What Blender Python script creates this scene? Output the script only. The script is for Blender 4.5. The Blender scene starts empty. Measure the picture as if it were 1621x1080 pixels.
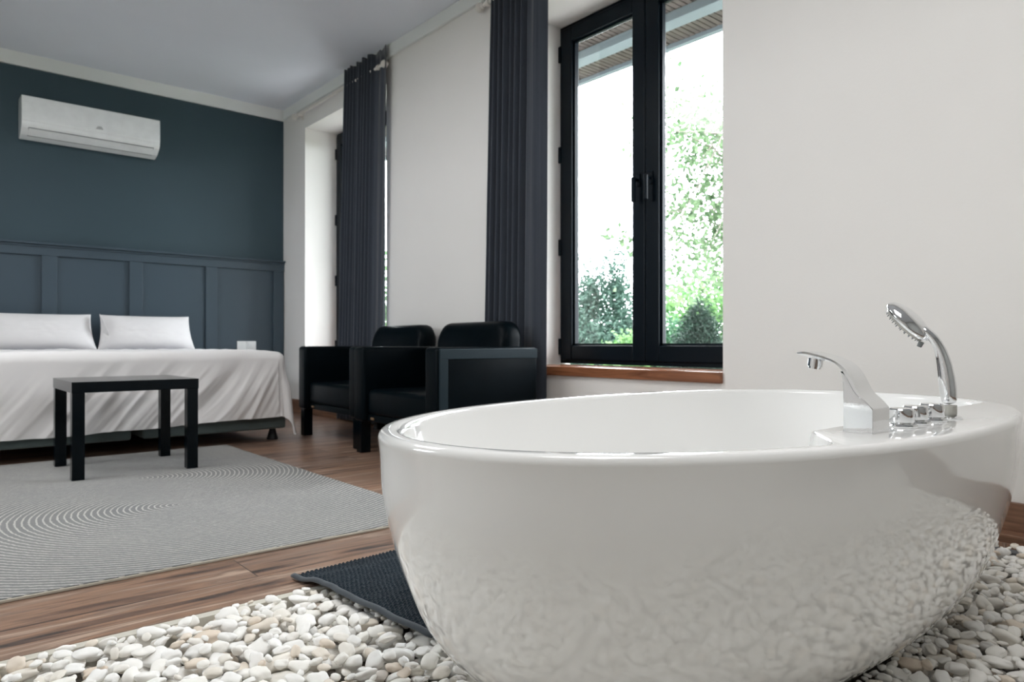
import bpy, bmesh, math, random
import numpy as np
from mathutils import Vector, Matrix, noise

R = math.radians
PI = math.pi
sc = bpy.context.scene
C = sc.collection

# ------------------------------------------------------------------ camera
FPX, YAW, PITCH, CAMH = 1113.48, 0.7072, 0.0038, 0.6378
cam_d = bpy.data.cameras.new('camera')
cam = bpy.data.objects.new('camera', cam_d)
C.objects.link(cam)
cam.location = (0, 0, CAMH)
cam.rotation_euler = (PI / 2 + PITCH, 0, -YAW)
cam_d.sensor_width = 36
cam_d.lens = FPX / 1621 * 36
cam_d.clip_start = 0.02
cam_d.dof.use_dof = True
cam_d.dof.focus_distance = 1.25
cam_d.dof.aperture_fstop = 8.0
sc.camera = cam

# ------------------------------------------------------------------ world, sun, exposure
SKY = 7.0
w = bpy.data.worlds.new('world')
sc.world = w
w.use_nodes = True
nt = w.node_tree
bg = nt.nodes['Background']
bg.inputs[0].default_value = (0.90, 0.955, 1.0, 1)
# thin bright overcast: the sky is brightest on the garden side, where the sun stands behind the cloud
tcw = nt.nodes.new('ShaderNodeTexCoord')
dot = nt.nodes.new('ShaderNodeVectorMath')
dot.operation = 'DOT_PRODUCT'
dot.inputs[1].default_value = Vector((0.50, 0.85, 0.25)).normalized()
nt.links.new(tcw.outputs['Generated'], dot.inputs[0])
mr = nt.nodes.new('ShaderNodeMapRange')
mr.inputs['From Min'].default_value = -0.9
mr.inputs['From Max'].default_value = 0.9
mr.inputs['To Min'].default_value = SKY * 0.6
mr.inputs['To Max'].default_value = SKY * 1.85
nt.links.new(dot.outputs['Value'], mr.inputs['Value'])
nt.links.new(mr.outputs[0], bg.inputs[1])

sun_d = bpy.data.lights.new('sun', 'SUN')
sun_d.energy = 3.0
sun_d.angle = R(2)
sun_d.color = (1, 0.96, 0.9)
sun = bpy.data.objects.new('sun', sun_d)
C.objects.link(sun)
sun.rotation_euler = Vector((-0.12, 0.75, -1)).to_track_quat('-Z', 'Y').to_euler()

sc.view_settings.view_transform = 'Standard'
sc.view_settings.look = 'None'
sc.view_settings.gamma = 1
sc.view_settings.use_curve_mapping = False
sc.view_settings.exposure = 0.97
sc.cycles.use_denoising = True
sc.cycles.max_bounces = 10
sc.cycles.diffuse_bounces = 6
sc.cycles.transparent_max_bounces = 12
sc.cycles.sample_clamp_indirect = 6.0
sc.cycles.caustics_reflective = False
sc.cycles.caustics_refractive = False

# room
XW, XL, YB, YF, ZC = 2.74, -2.30, 6.612, -1.80, 2.882
XFR = 3.05                       # inner face of the window frames
W1 = (1.765, 3.114, 0.495, 2.590)    # y0,y1,z0,z1 of the openings
W2 = (4.672, 6.122, 0.495, 2.612)
FILLW = (3.3, 5.3, 1.50, 2.60)     # unseen high window, added opposite as fill light


def portal(name, loc, rot, sx, sy):
    d = bpy.data.lights.new(name, 'AREA')
    d.shape = 'RECTANGLE'
    d.size, d.size_y = sx, sy
    d.cycles.is_portal = True
    o = bpy.data.objects.new(name, d)
    C.objects.link(o)
    o.location = loc
    o.rotation_euler = rot


for n, (a, b, c, d) in (('portal_one', W1), ('portal_two', W2)):
    portal(n, (XFR + 0.12, (a + b) / 2, (c + d) / 2), (0, R(90), 0), d - c, b - a)
for n, (a, b, c, d) in (('portal_three', FILLW),):
    portal(n, (XL - 0.12, (a + b) / 2, (c + d) / 2), (0, R(-90), 0), d - c, b - a)



# the room's own ceiling lamps: two flat square panels, one over the bath end, one over the rug
def ceiling_lamp(name, x, y, size, watts):
    d = bpy.data.lights.new(name, 'AREA')
    d.shape = 'SQUARE'
    d.size = size
    d.energy = watts
    d.color = (1.0, 0.995, 0.98)
    o = bpy.data.objects.new(name, d)
    C.objects.link(o)
    o.location = (x, y, ZC - 0.035)


ceiling_lamp('ceiling_lamp_bath', 0.65, 0.35, 1.2, 20)
ceiling_lamp('ceiling_lamp_bed', 0.10, 3.60, 1.2, 16)


# ------------------------------------------------------------------ materials
def lin(r, g, b):
    f = lambda c: (c / 255 / 12.92) if c / 255 <= 0.04045 else ((c / 255 + 0.055) / 1.055) ** 2.4
    return (f(r), f(g), f(b), 1)


class N:
    """small node-tree builder"""
    def __init__(self, name):
        self.m = bpy.data.materials.new(name)
        self.m.use_nodes = True
        self.t = self.m.node_tree
        self.b = self.t.nodes['Principled BSDF']
        self.out = self.t.nodes['Material Output']

    def n(self, typ, **kw):
        x = self.t.nodes.new(typ)
        for k, v in kw.items():
            setattr(x, k, v)
        return x

    def l(self, a, b):
        self.t.links.new(a, b)

    def s(self, **kw):
        for k, v in kw.items():
            self.b.inputs[k.replace('_', ' ')].default_value = v

    def coord(self, scale=(1, 1, 1), rot=(0, 0, 0), kind='Object'):
        tc = self.n('ShaderNodeTexCoord')
        mp = self.n('ShaderNodeMapping')
        mp.inputs['Scale'].default_value = scale
        mp.inputs['Rotation'].default_value = rot
        self.l(tc.outputs[kind], mp.inputs[0])
        return mp.outputs[0]

    def noise(self, vec, scale, detail=4, rough=0.55, dist=0):
        x = self.n('ShaderNodeTexNoise')
        x.inputs['Scale'].default_value = scale
        x.inputs['Detail'].default_value = detail
        x.inputs['Roughness'].default_value = rough
        x.inputs['Distortion'].default_value = dist
        if vec is not None:
            self.l(vec, x.inputs['Vector'])
        return x.outputs['Fac']

    def ramp(self, fac, stops):
        x = self.n('ShaderNodeValToRGB')
        e = x.color_ramp.elements
        while len(e) < len(stops):
            e.new(0.5)
        for el, (p, c) in zip(e, stops):
            el.position = p
            el.color = c
        self.l(fac, x.inputs[0])
        return x.outputs[0]

    def mix(self, fac, a, b, mode='MIX'):
        x = self.n('ShaderNodeMix', data_type='RGBA', blend_type=mode)
        for i, v in ((0, fac), (6, a), (7, b)):
            if isinstance(v, (int, float)):
                x.inputs[i].default_value = v
            elif isinstance(v, tuple):
                x.inputs[i].default_value = v
            else:
                self.l(v, x.inputs[i])
        return x.outputs[2]

    def math(self, op, a, b=None, c=None):
        x = self.n('ShaderNodeMath', operation=op)
        for i, v in enumerate((a, b, c)):
            if v is None:
                continue
            if isinstance(v, (int, float)):
                x.inputs[i].default_value = v
            else:
                self.l(v, x.inputs[i])
        return x.outputs[0]

    def bump(self, h, strength, dist=0.01, nrm=None):
        x = self.n('ShaderNodeBump')
        x.inputs['Strength'].default_value = strength
        x.inputs['Distance'].default_value = dist
        self.l(h, x.inputs['Height'])
        if nrm is not None:
            self.l(nrm, x.inputs['Normal'])
        self.l(x.outputs[0], self.b.inputs['Normal'])
        return x.outputs[0]


def vary(c, k):
    return (min(1, c[0] * k), min(1, c[1] * k), min(1, c[2] * k), 1)


def paint(name, c, rough=0.6, spec=0.3, bscale=90, bstr=0.12, var=0.04):
    m = N(name)
    v = m.coord()
    f = m.noise(v, 1.3, 3)
    m.l(m.ramp(f, [(0.3, vary(c, 1 - var)), (0.7, vary(c, 1 + var))]), m.b.inputs['Base Color'])
    m.s(Roughness=rough)
    m.b.inputs['Specular IOR Level'].default_value = spec
    m.bump(m.noise(v, bscale, 3), bstr, 0.004)
    return m.m


def plain(name, c, rough=0.4, metal=0.0, spec=0.5, coat=0.0):
    m = N(name)
    v = m.coord()
    f = m.noise(v, 14, 3)
    m.l(m.ramp(f, [(0.3, vary(c, 0.96)), (0.7, vary(c, 1.04))]), m.b.inputs['Base Color'])
    m.s(Roughness=rough, Metallic=metal)
    m.b.inputs['Specular IOR Level'].default_value = spec
    m.b.inputs['Coat Weight'].default_value = coat
    m.b.inputs['Coat Roughness'].default_value = 0.08
    return m.m


M = {}
M['wall'] = paint('wall_paint', (0.83, 0.81, 0.785, 1), 0.6, 0.3, 70, 0.10, 0.015)
M['grey_wall'] = paint('mid_grey_paint', (0.44, 0.45, 0.44, 1), 0.6, 0.3, 70, 0.10, 0.015)
M['ceiling'] = paint('ceiling_paint', (0.82, 0.855, 0.92, 1), 0.7, 0.2, 70, 0.08, 0.015)
M['trim_white'] = paint('cornice_paint', (0.82, 0.84, 0.83, 1), 0.5, 0.3, 40, 0.03, 0.01)
M['blue'] = paint('slate_blue_paint', (0.042, 0.072, 0.090, 1), 0.55, 0.35, 160, 0.25, 0.05)
M['blue_panel'] = paint('slate_panel_paint', (0.050, 0.076, 0.099, 1), 0.45, 0.4, 60, 0.05, 0.03)
M['black_frame'] = plain('black_window_plastic', (0.0015, 0.005, 0.009, 1), 0.32, 0, 0.14)
M['black_lac'] = plain('black_lacquer', (0.0008, 0.003, 0.0048, 1), 0.16, 0, 0.14)
M['ceramic'] = None


def mk_ceramic():
    m = N('white_ceramic')
    m.s(Base_Color=(0.88, 0.88, 0.87, 1), Roughness=0.07)
    m.b.inputs['Coat Weight'].default_value = 0.6
    m.b.inputs['Coat Roughness'].default_value = 0.03
    v = m.coord()
    m.bump(m.noise(v, 3.0, 2), 0.03, 0.01)
    # dried water specks
    vo = m.n('ShaderNodeTexVoronoi')
    vo.inputs['Scale'].default_value = 60
    m.l(v, vo.inputs['Vector'])
    f = m.ramp(vo.outputs['Distance'], [(0.0, (0.25, 0.25, 0.25, 1)), (0.12, (0.07, 0.07, 0.07, 1))])
    m.l(f, m.b.inputs['Roughness'])
    return m.m


M['ceramic'] = mk_ceramic()


def mk_chrome():
    m = N('chrome')
    m.s(Base_Color=(0.80, 0.81, 0.82, 1), Metallic=1.0, Roughness=0.04)
    v = m.coord()
    m.bump(m.noise(v, 220, 2), 0.02, 0.001)
    return m.m


M['chrome'] = mk_chrome()
M['rubber'] = plain('grey_nozzle_rubber', (0.20, 0.21, 0.21, 1), 0.5)
M['smoke_plastic'] = plain('translucent_plastic', (0.45, 0.44, 0.40, 1), 0.25)


def mk_leather():
    m = N('black_leather')
    v = m.coord()
    f = m.noise(v, 6, 4)
    m.l(m.ramp(f, [(0.3, (0.0010, 0.0028, 0.0042, 1)), (0.7, (0.0018, 0.0045, 0.0065, 1))]), m.b.inputs['Base Color'])
    m.s(Roughness=0.36)
    m.b.inputs['Specular IOR Level'].default_value = 0.06
    vo = m.n('ShaderNodeTexVoronoi')
    vo.inputs['Scale'].default_value = 420
    m.l(v, vo.inputs['Vector'])
    h = m.math('ADD', m.math('MULTIPLY', vo.outputs['Distance'], 0.25), m.noise(v, 9, 3))
    m.bump(h, 0.12, 0.006)
    return m.m


M['leather'] = mk_leather()
M['leather_edge'] = plain('slate_leather_edge', (0.012, 0.023, 0.030, 1), 0.45, 0, 0.15)


def mk_fabric(name, c, rough=0.9, scale=700, bstr=0.2, var=0.05, sheen=0.2):
    m = N(name)
    v = m.coord()
    f = m.noise(v, 5, 4)
    m.l(m.ramp(f, [(0.3, vary(c, 1 - var)), (0.7, vary(c, 1 + var))]), m.b.inputs['Base Color'])
    m.s(Roughness=rough)
    m.b.inputs['Specular IOR Level'].default_value = 0.2
    m.b.inputs['Sheen Weight'].default_value = sheen
    m.bump(m.noise(v, scale, 2), bstr, 0.001)
    return m.m


M['linen'] = mk_fabric('white_cotton', (0.80, 0.78, 0.78, 1), 0.85, 500, 0.1, 0.02, 0.1)
M['sheet'] = mk_fabric('white_sheet', (0.78, 0.79, 0.84, 1), 0.85, 500, 0.1, 0.02, 0.1)
M['divan'] = mk_fabric('grey_green_upholstery', (0.105, 0.135, 0.135, 1), 0.9, 600, 0.3, 0.08)
M['black_plastic'] = plain('black_plastic', (0.008, 0.009, 0.010, 1), 0.45)
M['curtain'] = mk_fabric('charcoal_curtain_cloth', (0.042, 0.050, 0.066, 1), 0.9, 900, 0.15, 0.05, 0.3)
M['white_plastic'] = plain('white_plastic', (0.88, 0.90, 0.90, 1), 0.16, 0, 0.5, 0.3)
M['grey_mark'] = plain('grey_print', (0.25, 0.26, 0.27, 1), 0.4)
M['dark_gap'] = plain('dark_gap', (0.10, 0.105, 0.11, 1), 0.6)
M['ivory'] = plain('ivory_plastic', (0.78, 0.75, 0.70, 1), 0.35)
M['brass'] = plain('brass_tag', (0.45, 0.30, 0.18, 1), 0.35, 0.8)


def mk_floor():
    m = N('wood_look_floor_planks')
    v = m.coord()
    br = m.n('ShaderNodeTexBrick')
    br.offset = 0.37
    br.inputs['Scale'].default_value = 1.0
    br.inputs['Brick Width'].default_value = 1.15
    br.inputs['Row Height'].default_value = 0.192
    br.inputs['Mortar Size'].default_value = 0.0016
    br.inputs['Color1'].default_value = (0, 0, 0, 1)
    br.inputs['Color2'].default_value = (1, 1, 1, 1)
    br.inputs['Mortar'].default_value = (0.5, 0.5, 0.5, 1)
    br.inputs['Bias'].default_value = 0.0
    m.l(v, br.inputs['Vector'])
    # shift the grain from plank to plank
    add = m.n('ShaderNodeVectorMath', operation='MULTIPLY_ADD')
    m.l(br.outputs['Color'], add.inputs[0])
    add.inputs[1].default_value = (3.7, 2.1, 5.3)
    m.l(v, add.inputs[2])
    mp = m.n('ShaderNodeMapping')
    mp.inputs['Scale'].default_value = (0.7, 7.5, 1)
    m.l(add.outputs[0], mp.inputs[0])
    g1 = m.noise(mp.outputs[0], 2.2, 5, 0.55, 1.2)
    mp2 = m.n('ShaderNodeMapping')
    mp2.inputs['Scale'].default_value = (2.0, 50, 1)
    m.l(add.outputs[0], mp2.inputs[0])
    g2 = m.noise(mp2.outputs[0], 3, 6, 0.6, 0.5)
    base = m.ramp(g1, [(0.34, lin(74, 68, 65)), (0.43, lin(130, 105, 91)), (0.50, lin(160, 130, 110)),
                       (0.57, lin(136, 114, 101)), (0.67, lin(188, 166, 149))])
    fine = m.ramp(g2, [(0.35, (0.72, 0.72, 0.74, 1)), (0.65, (1.1, 1.08, 1.05, 1))])
    col = m.mix(0.75, base, fine, 'MULTIPLY')
    tone = m.ramp(br.outputs['Color'], [(0.0, (0.82, 0.80, 0.80, 1)), (1.0, (1.18, 1.12, 1.05, 1))])
    col = m.mix(1.0, col, tone, 'MULTIPLY')
    col = m.mix(br.outputs['Fac'], col, (0.05, 0.04, 0.033, 1))
    m.l(col, m.b.inputs['Base Color'])
    m.s(Roughness=0.33)
    m.b.inputs['Specular IOR Level'].default_value = 0.45
    h = m.math('SUBTRACT', m.math('MULTIPLY', g2, 0.3), br.outputs['Fac'])
    m.bump(h, 0.15, 0.003)
    return m.m


M['floor'] = mk_floor()


def mk_wood(name, c1, c2, sc=(14, 1.2, 14), rough=0.35):
    m = N(name)
    v = m.coord(sc)
    g = m.noise(v, 2.5, 6, 0.6, 1.5)
    m.l(m.ramp(g, [(0.3, c1), (0.7, c2)]), m.b.inputs['Base Color'])
    m.s(Roughness=rough)
    m.bump(g, 0.05, 0.003)
    return m.m


M['sill_wood'] = mk_wood('varnished_sill_wood', lin(108, 66, 44), lin(160, 106, 74), (10, 1.0, 10), 0.25)
M['base_wood'] = mk_wood('skirting_wood', lin(92, 66, 52), lin(150, 112, 88), (10, 1.2, 14), 0.4)
M['soffit_wood'] = mk_wood('weathered_soffit_slats', lin(46, 41, 39), lin(88, 79, 73), (1.5, 14, 14), 0.7)
M['reflector'] = paint('pale_reflector', (0.27, 0.265, 0.255, 1), 0.8, 0.2, 20, 0.2, 0.08)  # pale surface of the slab added to bounce daylight indoors
M['beam'] = paint('grey_beam_paint', (0.16, 0.195, 0.215, 1), 0.6)
M['cream_curb'] = paint('cream_stone_curb', (0.60, 0.57, 0.50, 1), 0.7, 0.3, 40, 0.4, 0.12)
M['grey_curb'] = paint('grey_stone_curb', (0.16, 0.17, 0.18, 1), 0.7, 0.3, 40, 0.3, 0.1)
M['pit'] = paint('dark_grit', (0.22, 0.20, 0.175, 1), 0.9, 0.2, 50, 0.6, 0.3)


def mk_rug():
    m = N('grey_rug_with_cream_arcs')
    tc = m.n('ShaderNodeTexCoord')
    sep = m.n('ShaderNodeSeparateXYZ')
    m.l(tc.outputs['Object'], sep.inputs[0])
    x, y = sep.outputs[0], sep.outputs[1]
    px = 0.80
    wob = m.noise(tc.outputs['Object'], 60, 2)
    wob = m.math('MULTIPLY', m.math('SUBTRACT', wob, 0.5), 0.010)

    def dist(cx, cy):
        dx = m.math('SUBTRACT', x, cx)
        dy = m.math('SUBTRACT', y, cy)
        return m.math('SQRT', m.math('ADD', m.math('MULTIPLY', dx, dx), m.math('MULTIPLY', dy, dy)))
    P = 0.0209
    da, db = dist(px, 2.93), dist(px, 2.93 + 33 * P)
    right = m.math('GREATER_THAN', x, px)
    d = m.math('ADD', m.math('MULTIPLY', da, m.math('SUBTRACT', 1.0, right)), m.math('MULTIPLY', db, right))
    d = m.math('ADD', d, wob)
    s = m.math('SINE', m.math('MULTIPLY', d, 2 * PI / P))
    stripe = m.ramp(s, [(0.55, (0, 0, 0, 1)), (0.80, (1, 1, 1, 1))])   # cream cord
    # the far end of the rug is plain: the cords run out there
    fade = m.ramp(m.math('ADD', m.math('MULTIPLY', y, 1.0), m.math('MULTIPLY', x, -0.18)),
                  [(0.0, (1, 1, 1, 1)), (1.0, (1, 1, 1, 1))])
    patch = m.noise(tc.outputs['Object'], 2.2, 4, 0.6)
    streak = m.n('ShaderNodeMapping')
    streak.inputs['Scale'].default_value = (6, 60, 1)
    m.l(tc.outputs['Object'], streak.inputs[0])
    st = m.noise(streak.outputs[0], 2, 4, 0.6)
    pile = m.ramp(m.math('ADD', m.math('MULTIPLY', patch, 0.5), m.math('MULTIPLY', st, 0.5)),
                  [(0.35, (0.108, 0.110, 0.112, 1)), (0.65, (0.178, 0.172, 0.163, 1))])
    col = m.mix(m.math('MULTIPLY', stripe, 0.9), pile, (0.52, 0.50, 0.46, 1))
    m.l(col, m.b.inputs['Base Color'])
    m.s(Roughness=0.95)
    m.b.inputs['Specular IOR Level'].default_value = 0.15
    m.b.inputs['Sheen Weight'].default_value = 0.35
    fz = m.noise(tc.outputs['Object'], 420, 2)
    h = m.math('ADD', m.math('MULTIPLY', fz, 0.5), m.math('MULTIPLY', stripe, -0.6))
    m.bump(h, 0.6, 0.004)
    return m.m


M['rug'] = mk_rug()
M['cream_thread'] = mk_fabric('cream_binding', (0.52, 0.49, 0.42, 1), 0.9, 900, 0.3, 0.1)
M['mat'] = mk_fabric('slate_chenille', (0.016, 0.026, 0.036, 1), 0.95, 500, 0.4, 0.15, 0.15)
M['mat_hem'] = mk_fabric('grey_hem_tape', (0.055, 0.065, 0.075, 1), 0.9, 900, 0.3, 0.05)


def mk_pebble(per_island):
    m = N('white_pebble_stone' + ('_mass' if per_island else ''))
    if per_island:
        rnd = m.n('ShaderNodeNewGeometry').outputs['Random Per Island']
    else:
        rnd = m.n('ShaderNodeObjectInfo').outputs['Random']
    base = m.ramp(rnd, [(0.0, (0.90, 0.875, 0.82, 1)), (0.3, (0.92, 0.905, 0.87, 1)), (0.70, (0.90, 0.89, 0.87, 1)),
                        (0.90, (0.82, 0.77, 0.69, 1)), (0.985, (0.76, 0.65, 0.54, 1)), (1.0, (0.66, 0.65, 0.64, 1))])
    v = m.coord()
    ad = m.n('ShaderNodeVectorMath', operation='ADD')
    m.l(v, ad.inputs[0])
    m.l(rnd, ad.inputs[1])
    f = m.noise(ad.outputs[0], 38, 5, 0.6, 0.8)
    stain = m.ramp(f, [(0.28, (0.82, 0.75, 0.64, 1)), (0.42, (1.0, 1.0, 1.0, 1)), (0.75, (1.04, 1.04, 1.04, 1))])
    m.l(m.mix(0.8, base, stain, 'MULTIPLY'), m.b.inputs['Base Color'])
    m.s(Roughness=0.55)
    m.b.inputs['Specular IOR Level'].default_value = 0.35
    m.bump(m.noise(ad.outputs[0], 90, 4), 0.15, 0.002)
    return m.m


M['pebble'] = mk_pebble(False)
M['pebble_mass'] = mk_pebble(True)


def mk_leaf(name, c1, c2, tr=0.5):
    m = N(name)
    rnd = m.n('ShaderNodeNewGeometry').outputs['Random Per Island']
    col = m.ramp(rnd, [(0.0, c1), (1.0, c2)])
    m.l(col, m.b.inputs['Base Color'])
    m.s(Roughness=0.6)
    t = m.n('ShaderNodeBsdfTranslucent')
    m.l(col, t.inputs[0])
    mx = m.n('ShaderNodeMixShader')
    mx.inputs[0].default_value = tr
    m.l(m.b.outputs[0], mx.inputs[1])
    m.l(t.outputs[0], mx.inputs[2])
    m.l(mx.outputs[0], m.out.inputs[0])
    return m.m


M['leaf_light'] = mk_leaf('pale_leaves', (0.035, 0.075, 0.03, 1), (0.16, 0.24, 0.13, 1))
M['leaf_grey'] = mk_leaf('bluish_needles', (0.02, 0.06, 0.042, 1), (0.085, 0.16, 0.12, 1), 0.3)
M['leaf_dark'] = mk_leaf('dark_needles', (0.004, 0.022, 0.014, 1), (0.016, 0.055, 0.034, 1), 0.2)
M['leaf_bright'] = mk_leaf('bright_leaves', (0.035, 0.11, 0.03, 1), (0.15, 0.27, 0.10, 1))
M['leaf_mid'] = mk_leaf('green_leaves', (0.015, 0.07, 0.035, 1), (0.06, 0.16, 0.075, 1), 0.35)
M['bark'] = mk_wood('bark', (0.10, 0.09, 0.08, 1), (0.28, 0.25, 0.22, 1), (20, 20, 4), 0.9)
M['grass'] = paint('lawn_grass', (0.085, 0.10, 0.065, 1), 0.9, 0.1, 60, 0.8, 0.35)


def mk_glass():
    m = N('window_glass')
    m.t.nodes.remove(m.b)
    tr = m.n('ShaderNodeBsdfTransparent')
    gl = m.n('ShaderNodeBsdfGlossy')
    gl.inputs['Roughness'].default_value = 0.02
    fr = m.n('ShaderNodeFresnel')
    geo = m.n('ShaderNodeNewGeometry')
    m.l(m.math('SUBTRACT', 1.45, m.math('MULTIPLY', geo.outputs['Backfacing'], 1.45 - 1 / 1.45)), fr.inputs[0])
    mx = m.n('ShaderNodeMixShader')
    m.l(fr.outputs[0], mx.inputs[0])
    m.l(tr.outputs[0], mx.inputs[1])
    m.l(gl.outputs[0], mx.inputs[2])
    m.l(mx.outputs[0], m.out.inputs[0])
    return m.m


M['glass'] = mk_glass()


# ------------------------------------------------------------------ mesh helpers
def wloc(o):
    v = Vector((0, 0, 0))
    while o is not None:
        v += o.location
        o = o.parent
    return v


def obj(name, bm, mat, parent=None, smooth=False, world=True):
    """links bm as one mesh object; the mesh is given in world coordinates unless world=False"""
    if parent is not None and world:
        bmesh.ops.translate(bm, verts=bm.verts, vec=-wloc(parent))
    me = bpy.data.meshes.new(name)
    bm.to_mesh(me)
    bm.free()
    me.materials.append(mat)
    if smooth:
        for p in me.polygons:
            p.use_smooth = True
    o = bpy.data.objects.new(name, me)
    C.objects.link(o)
    o.parent = parent
    return o


def recenter(o):
    """move a top-level mesh's origin to its base centre"""
    me = o.data
    co = np.empty(len(me.vertices) * 3)
    me.vertices.foreach_get('co', co)
    co = co.reshape(-1, 3)
    c = np.array([(co[:, 0].min() + co[:, 0].max()) / 2, (co[:, 1].min() + co[:, 1].max()) / 2, co[:, 2].min()])
    me.vertices.foreach_set('co', (co - c).ravel())
    o.location = tuple(c)
    return o


def tag(o, label, cat, group=None):
    o['label'] = label
    o['category'] = cat
    if group:
        o['group'] = group
    return o


def thing(name, label, cat, loc=(0, 0, 0), rotz=0, group=None):
    o = bpy.data.objects.new(name, None)
    o.empty_display_size = 0.1
    C.objects.link(o)
    o.location = loc
    o.rotation_euler = (0, 0, rotz)
    return tag(o, label, cat, group)


def struct(name, bm, mat, parent=None, label=None, cat=None, smooth=False):
    o = obj(name, bm, mat, parent, smooth)
    if parent is None:
        o['kind'] = 'structure'
        if label:
            o['label'] = label
        if cat:
            o['category'] = cat
    return o


def children(o):
    return [x for x in bpy.data.objects if x.parent is o]


def dup(root, loc, rotz, label, group=None):
    r = root.copy()
    C.objects.link(r)
    r.location = loc
    r.rotation_euler = (0, 0, rotz)
    r['label'] = label
    if group:
        r['group'] = group
    for ch in children(root):
        c = ch.copy()
        C.objects.link(c)
        c.parent = r
        for g in children(ch):
            d = g.copy()
            C.objects.link(d)
            d.parent = c
    return r


def BM():
    return bmesh.new()


def box(bm, x0, x1, y0, y1, z0, z1, bev=0.0, seg=2):
    r = bmesh.ops.create_cube(bm, size=1.0)
    vs = r['verts']
    bmesh.ops.scale(bm, verts=vs, vec=(x1 - x0, y1 - y0, z1 - z0))
    bmesh.ops.translate(bm, verts=vs, vec=((x0 + x1) / 2, (y0 + y1) / 2, (z0 + z1) / 2))
    if bev > 0:
        es = list({e for v in vs for e in v.link_edges})
        bmesh.ops.bevel(bm, geom=es, offset=bev, segments=seg, profile=0.5, affect='EDGES', clamp_overlap=True)
    return bm


def cyl(bm, p0, p1, r0, r1=None, seg=20, cap=True):
    p0, p1 = Vector(p0), Vector(p1)
    if r1 is None:
        r1 = r0
    d = p1 - p0
    r = bmesh.ops.create_cone(bm, cap_ends=cap, segments=seg, radius1=r0, radius2=r1, depth=d.length)
    q = Vector((0, 0, 1)).rotation_difference(d.normalized())
    mtx = Matrix.Translation((p0 + p1) / 2) @ q.to_matrix().to_4x4()
    bmesh.ops.transform(bm, matrix=mtx, verts=r['verts'])
    return r['verts']


def lathe(bm, prof, cx, cy, seg=32, axis='Z'):
    """prof: list of (r,z)"""
    rings = []
    for r, z in prof:
        if r < 1e-6:
            rings.append([bm.verts.new((cx, cy, z))])
        else:
            rings.append([bm.verts.new((cx + r * math.cos(2 * PI * k / seg), cy + r * math.sin(2 * PI * k / seg), z)) for k in range(seg)])
    for a, b in zip(rings[:-1], rings[1:]):
        for k in range(seg):
            k2 = (k + 1) % seg
            if len(a) == 1 and len(b) == 1:
                continue
            if len(a) == 1:
                bm.faces.new((a[0], b[k], b[k2]))
            elif len(b) == 1:
                bm.faces.new((a[k], a[k2], b[0]))
            else:
                bm.faces.new((a[k], a[k2], b[k2], b[k]))
    bmesh.ops.recalc_face_normals(bm, faces=bm.faces)
    return bm


def loft(bm, rings, closed=True, cap=True):
    vr = [[bm.verts.new(p) for p in r] for r in rings]
    n = len(vr[0])
    for a, b in zip(vr[:-1], vr[1:]):
        for k in range(n if closed else n - 1):
            k2 = (k + 1) % n
            bm.faces.new((a[k], a[k2], b[k2], b[k]))
    if cap:
        bm.faces.new(vr[0][::-1])
        bm.faces.new(vr[-1])
    bmesh.ops.recalc_face_normals(bm, faces=bm.faces)
    return bm


def prism_yz(bm, prof, x0, x1):
    """polygon in (y,z) extruded along x"""
    a = [bm.verts.new((x0, y, z)) for y, z in prof]
    b = [bm.verts.new((x1, y, z)) for y, z in prof]
    n = len(prof)
    bm.faces.new(a)
    bm.faces.new(b[::-1])
    for k in range(n):
        k2 = (k + 1) % n
        bm.faces.new((a[k2], a[k], b[k], b[k2]))
    bmesh.ops.recalc_face_normals(bm, faces=bm.faces)
    return bm


def mod_bevel(o, w, seg=3, ang=40):
    b = o.modifiers.new('bevel', 'BEVEL')
    b.width = w
    b.segments = seg
    b.limit_method = 'ANGLE'
    b.angle_limit = R(ang)
    return o


def mod_sub(o, n=1):
    s = o.modifiers.new('subdivision', 'SUBSURF')
    s.levels = n
    s.render_levels = n
    return o


def auto_smooth(o, ang=40):
    me = o.data
    for p in me.polygons:
        p.use_smooth = True
    try:
        me.set_sharp_from_angle(angle=R(ang))
    except Exception:
        pass
    return o


def grid_mesh(nu, nv, fn):
    """bm of a nu x nv vertex grid, fn(i,j)->xyz"""
    bm = BM()
    vs = [[bm.verts.new(fn(i, j)) for j in range(nv)] for i in range(nu)]
    for i in range(nu - 1):
        for j in range(nv - 1):
            bm.faces.new((vs[i][j], vs[i + 1][j], vs[i + 1][j + 1], vs[i][j + 1]))
    return bm


def fbm(x, y, z=0.0, o=3):
    return noise.fractal(Vector((x, y, z)), 1.0, 2.0, o, noise_basis='PERLIN_ORIGINAL')


# ------------------------------------------------------------------ the setting
PX0, PX1, PY0, PY1 = -1.2, 2.66, -1.2, 1.745     # the pebble bed's hole in the floor
bm = BM()
T = 0.12
box(bm, XL - 0.4, XW + 0.4, PY1, YB + 0.3, -T, 0)
box(bm, XL - 0.4, PX0, YF - 0.3, PY1, -T, 0)
box(bm, PX0, XW + 0.4, YF - 0.3, PY0, -T, 0)
box(bm, PX1, XW + 0.4, PY0, PY1, -T, 0)
struct('floor', bm, M['floor'], label='brown wood-look plank floor under rug and bed', cat='floor')
bm = BM()
box(bm, PX0, PX1, PY0, PY1, -T, -0.055)
struct('floor_pit', bm, M['pit'], label='gritty bottom of the pebble bed', cat='floor')
bm = BM()
box(bm, PX0, PX1, PY1 - 0.028, PY1, -0.055, -0.001)
struct('trim_1', bm, M['cream_curb'], label='cream stone curb between plank floor and pebbles', cat='curb')
bm = BM()
box(bm, PX1 - 0.045, PX1, PY0, PY1 - 0.028, -0.055, -0.016)
struct('trim_2', bm, M['grey_curb'], label='grey stone curb of the pebble bed along the window wall', cat='curb')


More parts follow.
